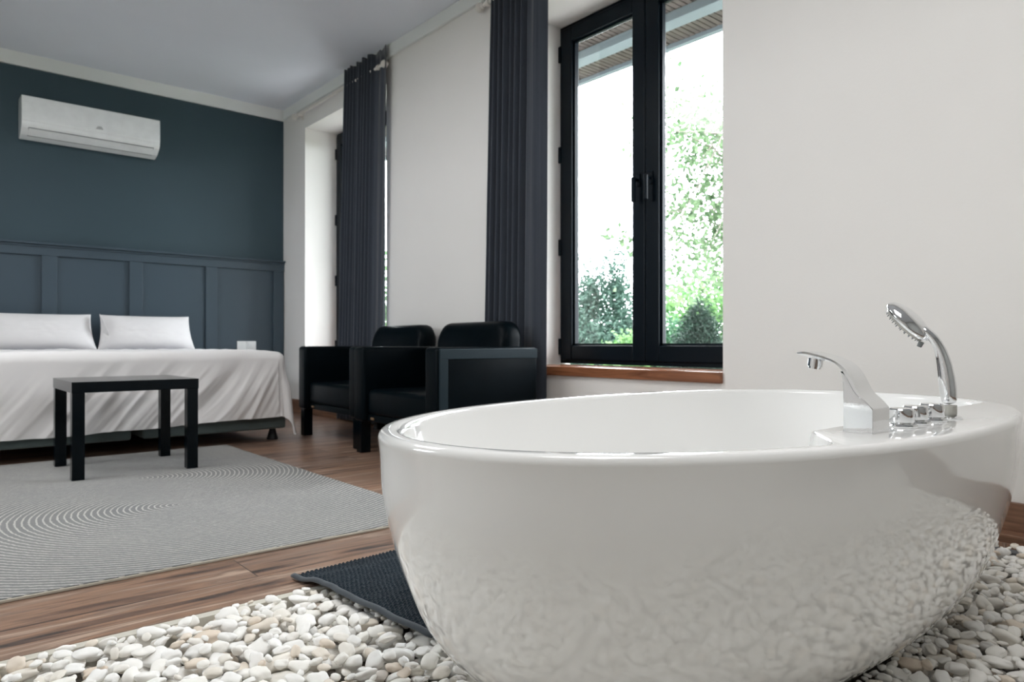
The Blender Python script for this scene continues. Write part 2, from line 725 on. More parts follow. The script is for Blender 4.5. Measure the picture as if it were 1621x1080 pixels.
def wall_x(bm, x0, x1, y0, y1, z0, z1, holes):
    ys = y0
    for (a, b, c, d) in sorted(holes):
        box(bm, x0, x1, ys, a, z0, z1)
        box(bm, x0, x1, a, b, z0, c)
        box(bm, x0, x1, a, b, d, z1)
        ys = b
    box(bm, x0, x1, ys, y1, z0, z1)


bm = BM()
wall_x(bm, XW, XW + 0.40, YF - 0.3, YB + 0.3, -0.12, ZC + 0.15, [W1, W2])
struct('wall_right', bm, M['wall'], label='off-white window wall beside the bathtub', cat='wall')
bm = BM()
box(bm, XL - 0.3, XW, YB, YB + 0.3, -0.12, ZC + 0.15)
struct('wall_back', bm, M['blue'], label='slate blue wall behind the bed', cat='wall')
bm = BM()
wall_x(bm, XL - 0.3, XL, YF - 0.3, YB, -0.12, ZC + 0.15, [FILLW])
struct('wall_left', bm, M['wall'], label='off-white wall opposite the windows', cat='wall')
bm = BM()
box(bm, XL, XW, YF - 0.3, YF, -0.12, ZC + 0.15)
struct('wall_front', bm, M['grey_wall'], label='grey wall at the bathroom end', cat='wall')
bm = BM()
box(bm, XL, XW, YF, YB, ZC, ZC + 0.15)
struct('ceiling', bm, M['ceiling'], label='plain white ceiling', cat='ceiling')

# cornices
bm = BM()
prism_yz(bm, [(YB, ZC), (YB, 2.787), (YB - 0.022, 2.787), (YB - 0.047, ZC)], XL, XW)
struct('trim_3', bm, M['trim_white'], label='white cornice above the slate blue wall', cat='cornice')
bm = BM()
box(bm, XW - 0.025, XW, YF, YB - 0.047, 2.790, ZC, 0.004)
struct('trim_4', bm, M['trim_white'], label='white cornice above the window wall', cat='cornice')
# skirting of the window wall: tall board above a projecting wooden kerb
bm = BM()
box(bm, XW - 0.018, XW, YF, PY1 - 0.03, 0.024, 0.121, 0.003)
box(bm, XW - 0.018, XW, PY1 - 0.03, YB - 0.035, 0.0, 0.121, 0.003)
box(bm, XW - 0.075, XW, YF, PY1 - 0.03, -0.03, 0.028, 0.004)
struct('baseboard_right', bm, M['base_wood'], label='brown wooden skirting along the window wall beside the tub', cat='skirting')

# wall panelling behind the bed
bm = BM()
PT = 0.020
box(bm, XL, XW, YB - 0.008, YB, 0, 1.41)                     # backing sheet
st = [0.830 + 0.6175 * k for k in range(-5, 4)]
for x in st:
    box(bm, x - 0.052, min(x + 0.052, XW), YB - PT - 0.008, YB - 0.008, 0.10, 1.331, 0.003)
box(bm, XL, XW, YB - PT - 0.008, YB - 0.008, 1.331, 1.401, 0.003)
box(bm, XL, XW, YB - PT - 0.008, YB - 0.008, 0, 0.10, 0.003)
box(bm, XL, XW, YB - 0.040, YB, 1.397, 1.414, 0.004)
box(bm, XL, XW, YB - 0.060, YB, 1.414, 1.431, 0.004)
struct('trim_5', bm, M['blue_panel'], label='slate blue wall panelling with ledge behind the bed', cat='panelling')


def casement(name, ys, label, sill=True):
    y0, y1, z0, z1 = ys
    root = bpy.data.objects.new(name, None)
    C.objects.link(root)
    root.location = (XFR, (y0 + y1) / 2, z0)
    root['kind'] = 'structure'
    root['label'] = label
    root['category'] = 'window'
    zb = z0 + 0.022
    FW = 0.045
    bm = BM()
    x0, x1 = XFR + 0.005, XFR + 0.075
    box(bm, x0, x1, y0, y0 + FW, zb, z1)
    box(bm, x0, x1, y1 - FW, y1, zb, z1)
    box(bm, x0, x1, y0 + FW, y1 - FW, zb, zb + FW)
    box(bm, x0, x1, y0 + FW, y1 - FW, z1 - FW, z1)
    mod_bevel(obj('window_frame', bm, M['black_frame'], root), 0.004, 2)
    ym = (y0 + y1) / 2
    SW = 0.088
    for k, (a, b) in enumerate(((ym + 0.003, y1 - 0.024), (y0 + 0.024, ym - 0.003))):
        c, d = zb + 0.022, z1 - 0.026
        bm = BM()
        xs0, xs1 = XFR - 0.012, XFR + 0.055
        box(bm, xs0, xs1, a, a + SW, c, d)
        box(bm, xs0, xs1, b - SW, b, c, d)
        box(bm, xs0, xs1, a + SW, b - SW, c, c + SW)
        box(bm, xs0, xs1, a + SW, b - SW, d - SW, d)
        s = mod_bevel(obj('sash', bm, M['black_frame'], root), 0.006, 3)
        bm = BM()
        box(bm, XFR + 0.022, XFR + 0.030, a + SW - 0.008, b - SW + 0.008, c + SW - 0.008, d - SW + 0.008)
        obj('glass_pane', bm, M['glass'], s)
        # glazing bead
        bm = BM()
        g0, g1, h0, h1 = a + SW, b - SW, c + SW, d - SW
        for q in ((g0, g0 + 0.012, h0, h1), (g1 - 0.012, g1, h0, h1), (g0, g1, h0, h0 + 0.012), (g0, g1, h1 - 0.012, h1)):
            box(bm, XFR + 0.008, XFR + 0.022, q[0], q[1], q[2], q[3])
        obj('glazing_bead', bm, M['black_frame'], s)
        # lever handle
        hy = a + 0.040 if k == 0 else b - 0.040
        hz = 1.535
        bm = BM()
        box(bm, xs0 - 0.010, xs0, hy - 0.014, hy + 0.014, hz - 0.035, hz + 0.035, 0.004)
        cyl(bm, (xs0 - 0.010, hy, hz), (xs0 - 0.045, hy, hz), 0.009, seg=12)
        box(bm, xs0 - 0.056, xs0 - 0.038, hy - 0.011, hy + 0.011, hz - 0.125, hz + 0.012, 0.005)
        obj('window_handle', bm, M['black_frame'], s)
    for hz in (0.62, 1.23, 1.80, 2.42):
        bm = BM()
        box(bm, XFR - 0.016, XFR + 0.01, y1 - 0.026, y1 - 0.001, hz - 0.05, hz + 0.05, 0.004)
        obj('hinge', bm, M['black_frame'], root)
    if sill:
        bm = BM()
        box(bm, XW - 0.022, XFR + 0.02, y0, y1, z0 - 0.034, z0 + 0.017, 0.004)
        obj('window_sill', bm, M['sill_wood'], root)
    return root


casement('window_1', W1, 'black double casement window with wooden sill above the bathtub')
casement('window_2', W2, 'black casement window behind the far charcoal curtain')


def fill_window(name, ys, label):
    y0, y1, z0, z1 = ys
    root = bpy.data.objects.new(name, None)
    C.objects.link(root)
    root.location = (XL, (y0 + y1) / 2, z0)
    root['kind'] = 'structure'
    root['label'] = label
    root['category'] = 'window'
    bm = BM()
    x0, x1 = XL - 0.26, XL - 0.19
    ym = (y0 + y1) / 2
    box(bm, x0, x1, y0, y0 + 0.08, z0, z1)
    box(bm, x0, x1, y1 - 0.08, y1, z0, z1)
    box(bm, x0, x1, y0, y1, z0, z0 + 0.08)
    box(bm, x0, x1, y0, y1, z1 - 0.08, z1)
    box(bm, x0, x1, ym - 0.05, ym + 0.05, z0, z1)
    obj('window_frame', bm, M['black_frame'], root)
    bm = BM()
    box(bm, x0 + 0.03, x0 + 0.036, y0 + 0.07, y1 - 0.07, z0 + 0.07, z1 - 0.07)
    obj('glass_pane', bm, M['glass'], root)


fill_window('window_fill', FILLW, 'unseen high window added in the opposite wall for fill light')

# outside: lawn, eaves
bm = BM()
box(bm, -60, 60, -60, 60, -0.30, -0.14)
struct('ground', bm, M['grass'], label='green lawn outside the house', cat='lawn')
bm = BM()
box(bm, XW + 0.40, 6.2, -4, 11, -0.14, -0.11)  # out of view, added to bounce daylight up to the ceiling
struct('ground_reflector', bm, M['reflector'], label='unseen pale terrace along the house outside the windows', cat='reflector')
bm = BM()
y = -2.0
rs = random.Random(4)
while y < 9:
    wd = 0.036
    box(bm, XW + 0.40, 4.33, y, y + wd, 2.885 + rs.uniform(0, 0.004), 2.91)
    y += 0.046
struct('roof_soffit', bm, M['soffit_wood'], label='weathered slatted soffit of the eaves outside the window', cat='eaves')
bm = BM()
box(bm, XW + 0.40, 4.38, -2, 9, 2.912, 3.05)
struct('roof', bm, M['beam'], label='grey roof overhang above the slats', cat='roof')
bm = BM()
box(bm, 4.33, 4.38, -2, 9, 2.855, 2.912, 0.004)
struct('roof_trim', bm, M['beam'], label='grey edge board of the eaves', cat='eaves')
bm = BM()
box(bm, 3.90, 4.02, -2, 9, 2.82, 2.885, 0.004)
struct('roof_beam', bm, M['beam'], label='grey beam under the slatted eaves', cat='beam')

# ------------------------------------------------------------------ bathtub
TCX, TCY, TA, TB, TZ = 1.405, 0.898, 0.843, 0.500, 0.49
PZ = (-0.055, -0.03, 0.03, 0.09, 0.15, 0.22, 0.30, 0.38, 0.45, 0.485)
PI_ = (0.300, 0.2714, 0.1962, 0.1264, 0.0813, 0.0512, 0.0252, 0.0085, 0.004, 0.0)


def tub_inset(z):
    """wall inset at height z, a smooth curve through the measured profile"""
    n = len(PZ)
    i = max(0, min(n - 2, sum(1 for q in PZ if q <= z) - 1))
    h = PZ[i + 1] - PZ[i]
    t = (z - PZ[i]) / h
    sl = lambda k: (PI_[min(n - 1, k + 1)] - PI_[max(0, k - 1)]) / (PZ[min(n - 1, k + 1)] - PZ[max(0, k - 1)])
    return ((2 * t ** 3 - 3 * t ** 2 + 1) * PI_[i] + (t ** 3 - 2 * t ** 2 + t) * h * sl(i)
            + (-2 * t ** 3 + 3 * t ** 2) * PI_[i + 1] + (t ** 3 - t ** 2) * h * sl(i + 1))


PROF = [(z, tub_inset(z)) for z in [-0.055 + 0.0265 * k for k in range(21)]]


def tub_n(c, s):
    return 2.45 if c >= 0 else 2.05


def tub_pt(th, inset, z, ka=1.0, kb=0.846, shift=0.0825):
    c, s = math.cos(th), math.sin(th)
    a, b = TA - inset * ka, TB - inset * kb
    n = tub_n(c, s)
    return Vector((TCX + shift * inset + a * math.copysign(abs(c) ** (2 / n), c),
                   TCY + b * math.copysign(abs(s) ** (2 / n), s), z))


def smooth01(t):
    t = max(0.0, min(1.0, t))
    return t * t * (3 - 2 * t)


def build_tub():
    n = 288
    ths = []
    for k in range(n):       # even spacing by angle about the centre
        ths.append(2 * PI * k / n)
    rings = []
    for z, ins in PROF:
        rings.append([tub_pt(t, ins, z) for t in ths])
    # outer lip
    for q in range(5):
        a = q / 4 * PI / 2
        rings.append([tub_pt(t, 0.012 * (1 - math.cos(a)) + 0.001 * (1 - q / 4), TZ - 0.014 + 0.014 * math.sin(a), 1, 1, 0) for t in ths])

    # inner edge as a radius about the centre, with the tap deck at the front right
    def inner(t, off):
        p = tub_pt(t, 0.036 + off, 0, 1, 1, 0)
        dx, dy = p.x - TCX, p.y - TCY
        r = math.hypot(dx, dy)
        ang = math.degrees(math.atan2(dy, dx))
        if ang < 0:
            rd = (0.318 - off) / max(0.08, math.sin(math.radians(-ang)))
            w_ = smooth01((ang + 132.0) / 6.0) * (1 - smooth01((ang + 30) / 22.0))
            rr = min(r, rd)
            r = r * (1 - w_) + rr * w_
        return r, math.atan2(dy, dx)

    def iring(off, z):
        out = []
        for t in ths:
            r, a = inner(t, off)
            out.append(Vector((TCX + r * math.cos(a), TCY + r * math.sin(a), z)))
        return out
    for q in range(5):
        a = q / 4 * PI / 2
        rings.append(iring(0.014 * math.sin(a) - 0.006, TZ - 0.014 * (1 - math.cos(a))))
    for off, z in ((0.014, 0.455), (0.032, 0.41), (0.056, 0.35), (0.085, 0.28), (0.115, 0.21), (0.145, 0.15), (0.175, 0.11), (0.20, 0.085), (0.235, 0.075)):
        rings.append(iring(off, z))
    bm = BM()
    loft(bm, rings, True, True)
    o = obj('bathtub', bm, M['ceramic'], None, True)
    recenter(o)
    tag(o, 'large white oval freestanding bathtub standing on white pebbles', 'bathtub')
    # chrome waste and overflow inside the tub
    bm = BM()
    lathe(bm, [(0, 0.0765), (0.03, 0.0765), (0.034, 0.078), (0.034, 0.075), (0, 0.075)], TCX, TCY, 28)
    obj('drain', bm, M['chrome'], o, True)
    return o


tub = build_tub()

# ------------------------------------------------------------------ taps on the tub's deck
# spout: profile in (y,z) swept over its width
sp = thing('bath_spout', 'chrome swan-shaped bath spout on a square base at the tub rim', 'tap', (1.222, 0.52, TZ))
top = [(0.4892, 0.490), (0.4892, 0.5310), (0.4960, 0.5390), (0.5034, 0.5462), (0.5109, 0.5530), (0.5158, 0.5610), (0.5197, 0.5706),
       (0.5258, 0.5830), (0.5320, 0.5924), (0.5384, 0.5995), (0.5475, 0.6060), (0.5558, 0.6104), (0.5735, 0.6168), (0.5900, 0.6210), (0.6050, 0.6243), (0.6180, 0.6225)]
bot = [(0.5362, 0.490), (0.5360, 0.5400), (0.5360, 0.5605), (0.5366, 0.5740), (0.5392, 0.5840), (0.5435, 0.5925), (0.5485, 0.5990), (0.5574, 0.6040), (0.5736, 0.6080), (0.5985, 0.6135), (0.6165, 0.6175)]


def resample(pl, n):
    P = [Vector((a, b)) for a, b in pl]
    L = [0]
    for a, b in zip(P[:-1], P[1:]):
        L.append(L[-1] + (b - a).length)
    out = []
    for k in range(n):
        s = L[-1] * k / (n - 1)
        i = 0
        while i < len(P) - 2 and L[i + 1] < s:
            i += 1
        t = (s - L[i]) / max(1e-9, L[i + 1] - L[i])
        out.append(P[i].lerp(P[i + 1], min(1, max(0, t))))
    return out


SXA, SXB = 1.190, 1.256
ta, tb = resample(top[1:], 34), resample([(0.5362, 0.4925)] + bot[1:], 34)
rings = []
for k in range(34):
    f = k / 33
    a, b = ta[k], tb[k]
    nk = smooth01((f - 0.10) / 0.25)              # the neck's flanks slope in below the ridge
    x0, x1 = SXA, SXB - 0.006 * nk
    mid = a.lerp(b, 0.30 + 0.10 * nk)
    wq = 0.010 * nk
    rings.append([(x0 + 0.001, a.x, a.y), (x1 - 0.001, a.x, a.y), (x1, mid.x, mid.y), (x1 - wq, b.x, b.y), (x0 + wq, b.x, b.y), (x0, mid.x, mid.y)])
bm = BM()
loft(bm, rings)
o = obj('spout_neck', bm, M['chrome'], sp)
auto_smooth(o, 28)
bm = BM()      # square base with a sloping shoulder
prism_yz(bm, [(0.5364, 0.490), (0.4890, 0.490), (0.4890, 0.5300), (0.4955, 0.5372), (0.5028, 0.5436), (0.5105, 0.5490), (0.5165, 0.5550), (0.5215, 0.5620), (0.5255, 0.5705), (0.5302, 0.5795), (0.5356, 0.5865), (0.5415, 0.5912), (0.5392, 0.5845), (0.5368, 0.5740), (0.5363, 0.5605)], SXA - 0.0003, SXB + 0.0003)
mod_bevel(obj('spout_base', bm, M['chrome'], sp), 0.0005, 2, 60)
bm = BM()
cyl(bm, (1.220, 0.598, 0.612), (1.220, 0.600, 0.598), 0.0125, seg=24)
cyl(bm, (1.220, 0.5995, 0.600), (1.220, 0.6005, 0.594), 0.0105, seg=24)
auto_smooth(obj('aerator', bm, M['chrome'], sp), 40)

kn = None
for k, (kx, ky, lab) in enumerate(((1.335, 0.500, 'round chrome tap knob on the tub deck next to the spout'),
                                   (1.405, 0.502, 'round chrome tap knob in the middle of the row of three'),
                                   (1.480, 0.500, 'round chrome tap knob on the tub deck next to the hand shower'))):
    if kn is None:
        kn = thing('tap_knob', lab, 'tap knob', (kx, ky, TZ), 0, 'chrome tap knobs on the tub deck')
        bm = BM()
        lathe(bm, [(0, TZ), (0.0255, TZ), (0.0262, TZ + 0.003), (0.0245, TZ + 0.006), (0.019, TZ + 0.007), (0.019, TZ + 0.0095), (0, TZ + 0.0095)], kx, ky, 40)
        auto_smooth(obj('flange', bm, M['chrome'], kn), 30)
        bm = BM()
        lathe(bm, [(0, TZ + 0.0095), (0.0205, TZ + 0.0095), (0.0212, TZ + 0.0115), (0.0212, TZ + 0.031), (0.0195, TZ + 0.0335), (0.012, TZ + 0.0342), (0, TZ + 0.0345)], kx, ky, 40)
        auto_smooth(obj('knob_cap', bm, M['chrome'], kn), 30)
        bm = BM()
        box(bm, kx - 0.0225, kx - 0.0205, ky - 0.0022, ky + 0.0022, TZ + 0.014, TZ + 0.028, 0.0008)
        obj('grip_mark', bm, M['chrome'], kn)
    else:
        dup(kn, (kx, ky, TZ), R((0, 35, -20)[k]), lab)

SX, SY = 1.560, 0.4965
hold = thing('shower_holder', 'small chrome holder under the hand shower on the tub deck', 'shower holder', (SX, SY - 0.005, TZ))
bm = BM()
lathe(bm, [(0, TZ), (0.020, TZ), (0.0205, TZ + 0.002), (0.016, TZ + 0.005), (0.012, TZ + 0.006), (0, TZ + 0.006)], SX, SY - 0.004, 36)
auto_smooth(obj('flange', bm, M['chrome'], hold), 30)
bm = BM()
lathe(bm, [(0, TZ + 0.006), (0.0105, TZ + 0.006), (0.0115, TZ + 0.010), (0.0115, TZ + 0.0265), (0, TZ + 0.0265)], SX, SY - 0.003, 28)
auto_smooth(obj('collar', bm, M['smoke_plastic'], hold), 30)

hs = thing('hand_shower', 'tilted chrome hand shower with round head rising from the tub deck', 'hand shower', (SX, SY, TZ + 0.0265))
# handle: ellipses along a curve in the y-z plane
hp = [((0.4955, 0.5170), 0.0135, 0.0120), ((0.4965, 0.535), 0.0150, 0.0130), ((0.4990, 0.560), 0.0155, 0.0130), ((0.5020, 0.585), 0.0145, 0.0125),
      ((0.5060, 0.608), 0.0125, 0.0118), ((0.5120, 0.628), 0.0105, 0.0112), ((0.5210, 0.646), 0.0095, 0.0115), ((0.5330, 0.660), 0.0090, 0.0130), ((0.545, 0.671), 0.0085, 0.015)]
rings = []
for i, ((y_, z_), ra, rb) in enumerate(hp):
    a = Vector(hp[max(0, i - 1)][0])
    b = Vector(hp[min(len(hp) - 1, i + 1)][0])
    t = (b - a).normalized()
    nrm = Vector((-t.y, t.x))
    ring = []
    for k in range(24):
        an = 2 * PI * k / 24
        ring.append((SX + rb * math.cos(an), y_ + nrm.x * ra * math.sin(an), z_ + nrm.y * ra * math.sin(an)))
    rings.append(ring)
bm = BM()
loft(bm, rings)
o = obj('shower_handle', bm, M['chrome'], hs, True)
mod_sub(auto_smooth(o, 60), 1)
# head: disc whose axis lies in the y-z plane
hc = Vector((SX, 0.5685, 0.6855))
ax_n = Vector((0, 0.735, -0.678)).normalized()      # spray direction
ax_m = Vector((0, 0.678, 0.735)).normalized()       # towards the tip
ax_x = Vector((1, 0, 0))


def disc(prof, cen, seg=48, sx=0.82, egg=0.0):
    rings = []
    for r, h in prof:
        ring = []
        for k in range(seg):
            an = 2 * PI * k / seg
            ring.append(cen + ax_n * h + ax_m * (r * math.cos(an)) + ax_x * (r * sx * math.sin(an)))
        rings.append(ring)
    bm = BM()
    loft(bm, rings)
    return bm


bm = disc([(0.006, -0.0165), (0.020, -0.0160), (0.036, -0.0125), (0.048, -0.0060), (0.0535, 0.0015), (0.0535, 0.005), (0.050, 0.008), (0.046, 0.0085)], hc)
auto_smooth(obj('shower_head', bm, M['chrome'], hs), 50)
bm = disc([(0.046, 0.0080), (0.045, 0.013), (0.040, 0.0145), (0.004, 0.0150)], hc)
face = auto_smooth(obj('spray_face', bm, M['smoke_plastic'], hs), 40)
bm = BM()
for rr, cnt in ((0.012, 6), (0.023, 12), (0.034, 18), (0.041, 24)):
    for k in range(cnt):
        an = 2 * PI * k / cnt
        p = hc + ax_m * rr * math.cos(an) + ax_x * rr * 0.82 * math.sin(an)
        cyl(bm, p + ax_n * 0.013, p + ax_n * 0.0185, 0.0016, 0.001, 6)
obj('spray_nozzles', bm, M['rubber'], face)
bm = BM()
pb = hc - ax_m * 0.048 + ax_n * 0.013
cyl(bm, pb, pb + ax_n * 0.010 - ax_m * 0.004, 0.0055, 0.0045, 14)
auto_smooth(obj('mode_button', bm, M['rubber'], hs), 40)

# ------------------------------------------------------------------ side table
TX, TY, RUGZ = 0.8306, 4.003, 0.012
t = thing('side_table', 'square black side table standing on the grey rug', 'table', (TX, TY, RUGZ))
bm = BM()
box(bm, TX - 0.275, TX + 0.275, TY - 0.275, TY + 0.275, RUGZ + 0.400, RUGZ + 0.450, 0.0015)
obj('tabletop', bm, M['black_lac'], t)
for sx in (-1, 1):
    for sy in (-1, 1):
        bm = BM()
        cx, cy = TX + sx * 0.2475, TY + sy * 0.2475
        box(bm, cx - 0.0255, cx + 0.0255, cy - 0.0255, cy + 0.0255, RUGZ, RUGZ + 0.400, 0.001)
        obj('leg', bm, M['black_lac'], t)

# ------------------------------------------------------------------ rug
rug = thing('rug', 'large grey rug with curved cream stripes on the wooden floor', 'rug', (0, 0, 0))
RX0, RX1, RY0, RY1 = -1.75, 1.49, 2.128, 4.475
rr_ = random.Random(3)


def rugf(i, j):
    x = RX0 + (RX1 - RX0) * i / 160
    y = RY0 + (RY1 - RY0) * j / 120
    e = 0.004 * fbm(x * 3, y * 3)
    return (x + (0.004 * fbm(y * 4, 7) if i in (0, 160) else 0), y + (0.004 * fbm(x * 4, 3) if j in (0, 120) else 0), 0.0105 + 0.0012 * fbm(x * 2, y * 2))


bm = grid_mesh(161, 121, rugf)
r = bmesh.ops.extrude_face_region(bm, geom=bm.faces[:])
for v in [g for g in r['geom'] if isinstance(g, bmesh.types.BMVert)]:
    v.co.z = 0.0005
bmesh.ops.recalc_face_normals(bm, faces=bm.faces)
obj('rug_pile', bm, M['rug'], rug)
bm = BM()
for (a, b, c, d) in ((RX0, RX1, RY0 - 0.005, RY0 + 0.002), (RX0, RX1, RY1 - 0.003, RY1 + 0.005), (RX1 - 0.003, RX1 + 0.005, RY0, RY1)):
    box(bm, a, b, c, d, 0.0003, 0.0085, 0.002)
obj('rug_binding', bm, M['cream_thread'], rug)

# ------------------------------------------------------------------ bath mat
MATA = R(4.2)
MC0 = Vector((0.785, 1.838, 0))            # far left corner
mu = Vector((math.cos(MATA), math.sin(MATA), 0))      # along the long side
mv = Vector((math.sin(MATA), -math.cos(MATA), 0))     # towards the camera
ML, MW = 0.86, 0.60


def mat_z(u, v):
    y = (MC0 + mu * u + mv * v).y
    on = smooth01((1.80 - y) / 0.09)
    return 0.004 + on * (0.016 + 0.004 * fbm(u * 7, v * 7))


mat = thing('bath_mat', 'dark slate chenille bath mat lying partly under the tub edge on pebbles', 'bath mat', (MC0.x + 0.4, MC0.y - 0.3, 0))
NU, NV = 330, 232


def matf(i, j):
    u = 0.012 + (ML - 0.024) * i / (NU - 1)
    v = 0.008 + (MW - 0.022) * j / (NV - 1)
    # rows of chenille tufts
    row = v / 0.0115
    cu = u / 0.0125 + (0.5 if int(row) % 2 else 0) + 0.35 * fbm(u * 20, v * 20)
    h = abs(math.sin(PI * row)) ** 0.7 * (0.45 + 0.55 * abs(math.sin(PI * cu)))
    edge = min(u, ML - u, v, MW - v)
    k = smooth01(edge / 0.02)
    p = MC0 + mu * u + mv * v
    return (p.x, p.y, mat_z(u, v) + 0.004 + k * (0.010 * h + 0.002 * fbm(u * 60, v * 60)))


bm = grid_mesh(NU, NV, matf)
r = bmesh.ops.extrude_edge_only(bm, edges=[e for e in bm.edges if e.is_boundary])
for v in [g for g in r['geom'] if isinstance(g, bmesh.types.BMVert)]:
    v.co.z -= 0.006
obj('mat_pile', bm, M['mat'], mat, True)
bm = BM()
pts = []
for k in range(60):
    pts.append((0.006, MW * k / 59))
for k in range(1, 80):
    pts.append((ML * k / 79, MW - 0.006))
rings = []
for i, (u, v) in enumerate(pts):
    p = MC0 + mu * u + mv * v + Vector((0, 0, mat_z(u, v) + 0.005))
    p += mu * 0.003 * fbm(u * 9, v * 9)
    a = Vector(pts[max(0, i - 1)]); b = Vector(pts[min(len(pts) - 1, i + 1)])
    tdir = (mu * (b.x - a.x) + mv * (b.y - a.y)).normalized()
    nd = tdir.cross(Vector((0, 0, 1)))
    rings.append([p + nd * 0.0095 * math.cos(2 * PI * q / 10) + Vector((0, 0, 0.006 * math.sin(2 * PI * q / 10))) for q in range(10)])
loft(bm, rings)
obj('mat_hem', bm, M['mat_hem'], mat, True)

# ------------------------------------------------------------------ armchairs
CW, CD = 0.92, 0.648


def make_chair(label):
    """local frame: origin at front near corner, x into depth (towards the wall), y across"""
    t = thing('armchair', label, 'armchair', (0, 0, 0), 0, 'black leather armchairs by the window wall')
    AT = 0.125
    for a, b in ((0, AT), (CW - AT, CW)):
        bm = BM()
        box(bm, 0, CD, a, b, 0.185, 0.620, 0.022, 4)
        o = obj('arm', bm, M['leather'], t, True, False)
        auto_smooth(o, 50)
        side = a if a == 0 else b
        s = -1 if a == 0 else 1
        # raised edge strip round the outer side panel
        bm = BM()
        y0, y1 = sorted((side - s * 0.004, side + s * 0.006))
        box(bm, 0.012, CD - 0.010, y0, y1, 0.560, 0.612, 0.003)
        box(bm, 0.012, 0.060, y0, y1, 0.200, 0.562, 0.003)
        obj('edge_strip', bm, M['leather_edge'], o, False, False)
    bm = BM()
    box(bm, 0.025, CD - 0.10, AT + 0.003, CW - AT - 0.003, 0.225, 0.375, 0.03, 5)
    for v in bm.verts:     # domed cushion
        u = (v.co.x - 0.025) / (CD - 0.125)
        w_ = (v.co.y - AT) / (CW - 2 * AT)
        if v.co.z > 0.33:
            v.co.z += 0.012 * math.sin(PI * min(1, max(0, u))) * math.sin(PI * min(1, max(0, w_)))
    bmesh.ops.subdivide_edges(bm, edges=bm.edges[:], cuts=1)
    auto_smooth(obj('seat_cushion', bm, M['leather'], t, True, False), 60)
    bm = BM()
    box(bm, 0.035, CD - 0.02, AT - 0.01, CW - AT + 0.01, 0.190, 0.228, 0.004)
    obj('seat_rail', bm, M['leather'], t, False, False)
    # back: rounded slab leaning back
    prof = []
    bw = CW - 2 * AT + 0.03
    by0 = AT - 0.015
    outline = []
    rad = 0.095
    for cxn, st_, en in ((by0 + rad, 180, 90), (by0 + bw - rad, 90, 0)):
        for q in range(9):
            an = R(st_ + (en - st_) * q / 8)
            outline.append((cxn + rad * math.cos(an), 0.665 + rad * math.sin(an)))
    outline = [(by0 + 0.006, 0.30)] + outline + [(by0 + bw - 0.006, 0.30)]
    # bulge the crown slightly
    cen = by0 + bw / 2
    outline = [(y_, z_ + (0.010 * (1 - ((y_ - cen) / (bw / 2)) ** 2) if z_ > 0.7 else 0)) for y_, z_ in outline]
    rings = []
    for dx, shr in ((0.0, 0.045), (0.008, 0.022), (0.022, 0.007), (0.045, 0.0), (0.095, 0.0), (0.115, 0.006), (0.128, 0.018), (0.135, 0.04)):
        ring = []
        for y_, z_ in outline:
            zz = z_ - shr * (1 if z_ > 0.35 else 0)
            yy = cen + (y_ - cen) * (1 - shr / (bw / 2))
            ring.append((CD - 0.160 + dx + 0.06 * (zz - 0.35) - 0.012 * math.sin(PI * (zz - 0.3) / 0.47) * (1 if dx < 0.05 else 0), yy, zz))
        rings.append(ring)
    bm = BM()
    loft(bm, rings)
    auto_smooth(obj('backrest', bm, M['leather'], t, True, False), 50)
    for lx in (0.012, CD - 0.075):
        for ly in (0.02, CW - 0.082):
            bm = BM()
            box(bm, lx, lx + 0.062, ly, ly + 0.062, 0, 0.190, 0.003)
            obj('leg', bm, M['black_lac'], t, False, False)
    bm = BM()
    box(bm, 0.028, 0.035, CW - 0.20, CW - 0.165, 0.200, 0.214, 0.002)
    obj('maker_tag', bm, M['brass'], t, False, False)
    return t


CROT = R(-2.0)
ch = make_chair('black leather armchair nearer the bathtub, showing its whole outer side')
ch.location = (1.952, 2.845, 0)
ch.rotation_euler = (0, 0, CROT)
dup(ch, (2.030, 3.80, 0), CROT, 'black leather armchair nearer the bed, half hidden by the other armchair')

# ------------------------------------------------------------------ bed
BX0, BX1, BY0, BY1 = 0.10, 1.87, 4.50, 6.54
bed = thing('bed', 'low double bed base in grey-green upholstery under the white bedding', 'bed', ((BX0 + BX1) / 2, (BY0 + BY1) / 2, 0))
XM = 1.0
for a, b in ((BX0, XM - 0.030), (XM + 0.030, BX1 + 0.02)):
    bm = BM()
    box(bm, a, b, BY0 + 0.015, BY1, 0.080, 0.33, 0.015, 3)
    bx = auto_smooth(obj('divan_box', bm, M['divan'], bed, True), 50)
for x, y_ in ((BX0 + 0.08, BY0 + 0.12), (BX1 - 0.03, BY0 + 0.12), (BX0 + 0.08, BY1 - 0.12), (BX1 - 0.03, BY1 - 0.12), (XM - 0.12, BY0 + 0.95), (XM + 0.12, BY0 + 0.95)):
    for _ in (0,):
        bm = BM()
        cyl(bm, (x, y_, 0), (x, y_, 0.012), 0.036, 0.036, 20)
        cyl(bm, (x, y_, 0.012), (x, y_, 0.09), 0.034, 0.014, 20)
        obj('leg', bm, M['black_plastic'], bed)
mt = None
bm = BM()
box(bm, BX0, BX1, BY0 + 0.02, BY1, 0.331, 0.555, 0.05, 4)
o = recenter(auto_smooth(obj('mattress', bm, M['sheet'], None, True), 60))
tag(o, 'thick white mattress lying under the duvet', 'mattress')

# duvet: a flat cloth laid over the mattress; what reaches beyond its edge hangs down
DX0, DX1, DY0, DY1 = BX0 - 0.03, BX1 + 0.02, BY0 - 0.01, 6.30
DZ = 0.592
RE = 0.060


def hang(d, rad):
    """distance along the cloth past the edge -> (outward, drop)"""
    arc = rad * PI / 2
    if d <= 0:
        return 0.0, 0.0
    if d < arc:
        a = d / rad
        return rad * math.sin(a), rad * (1 - math.cos(a))
    return rad, rad + (d - arc)


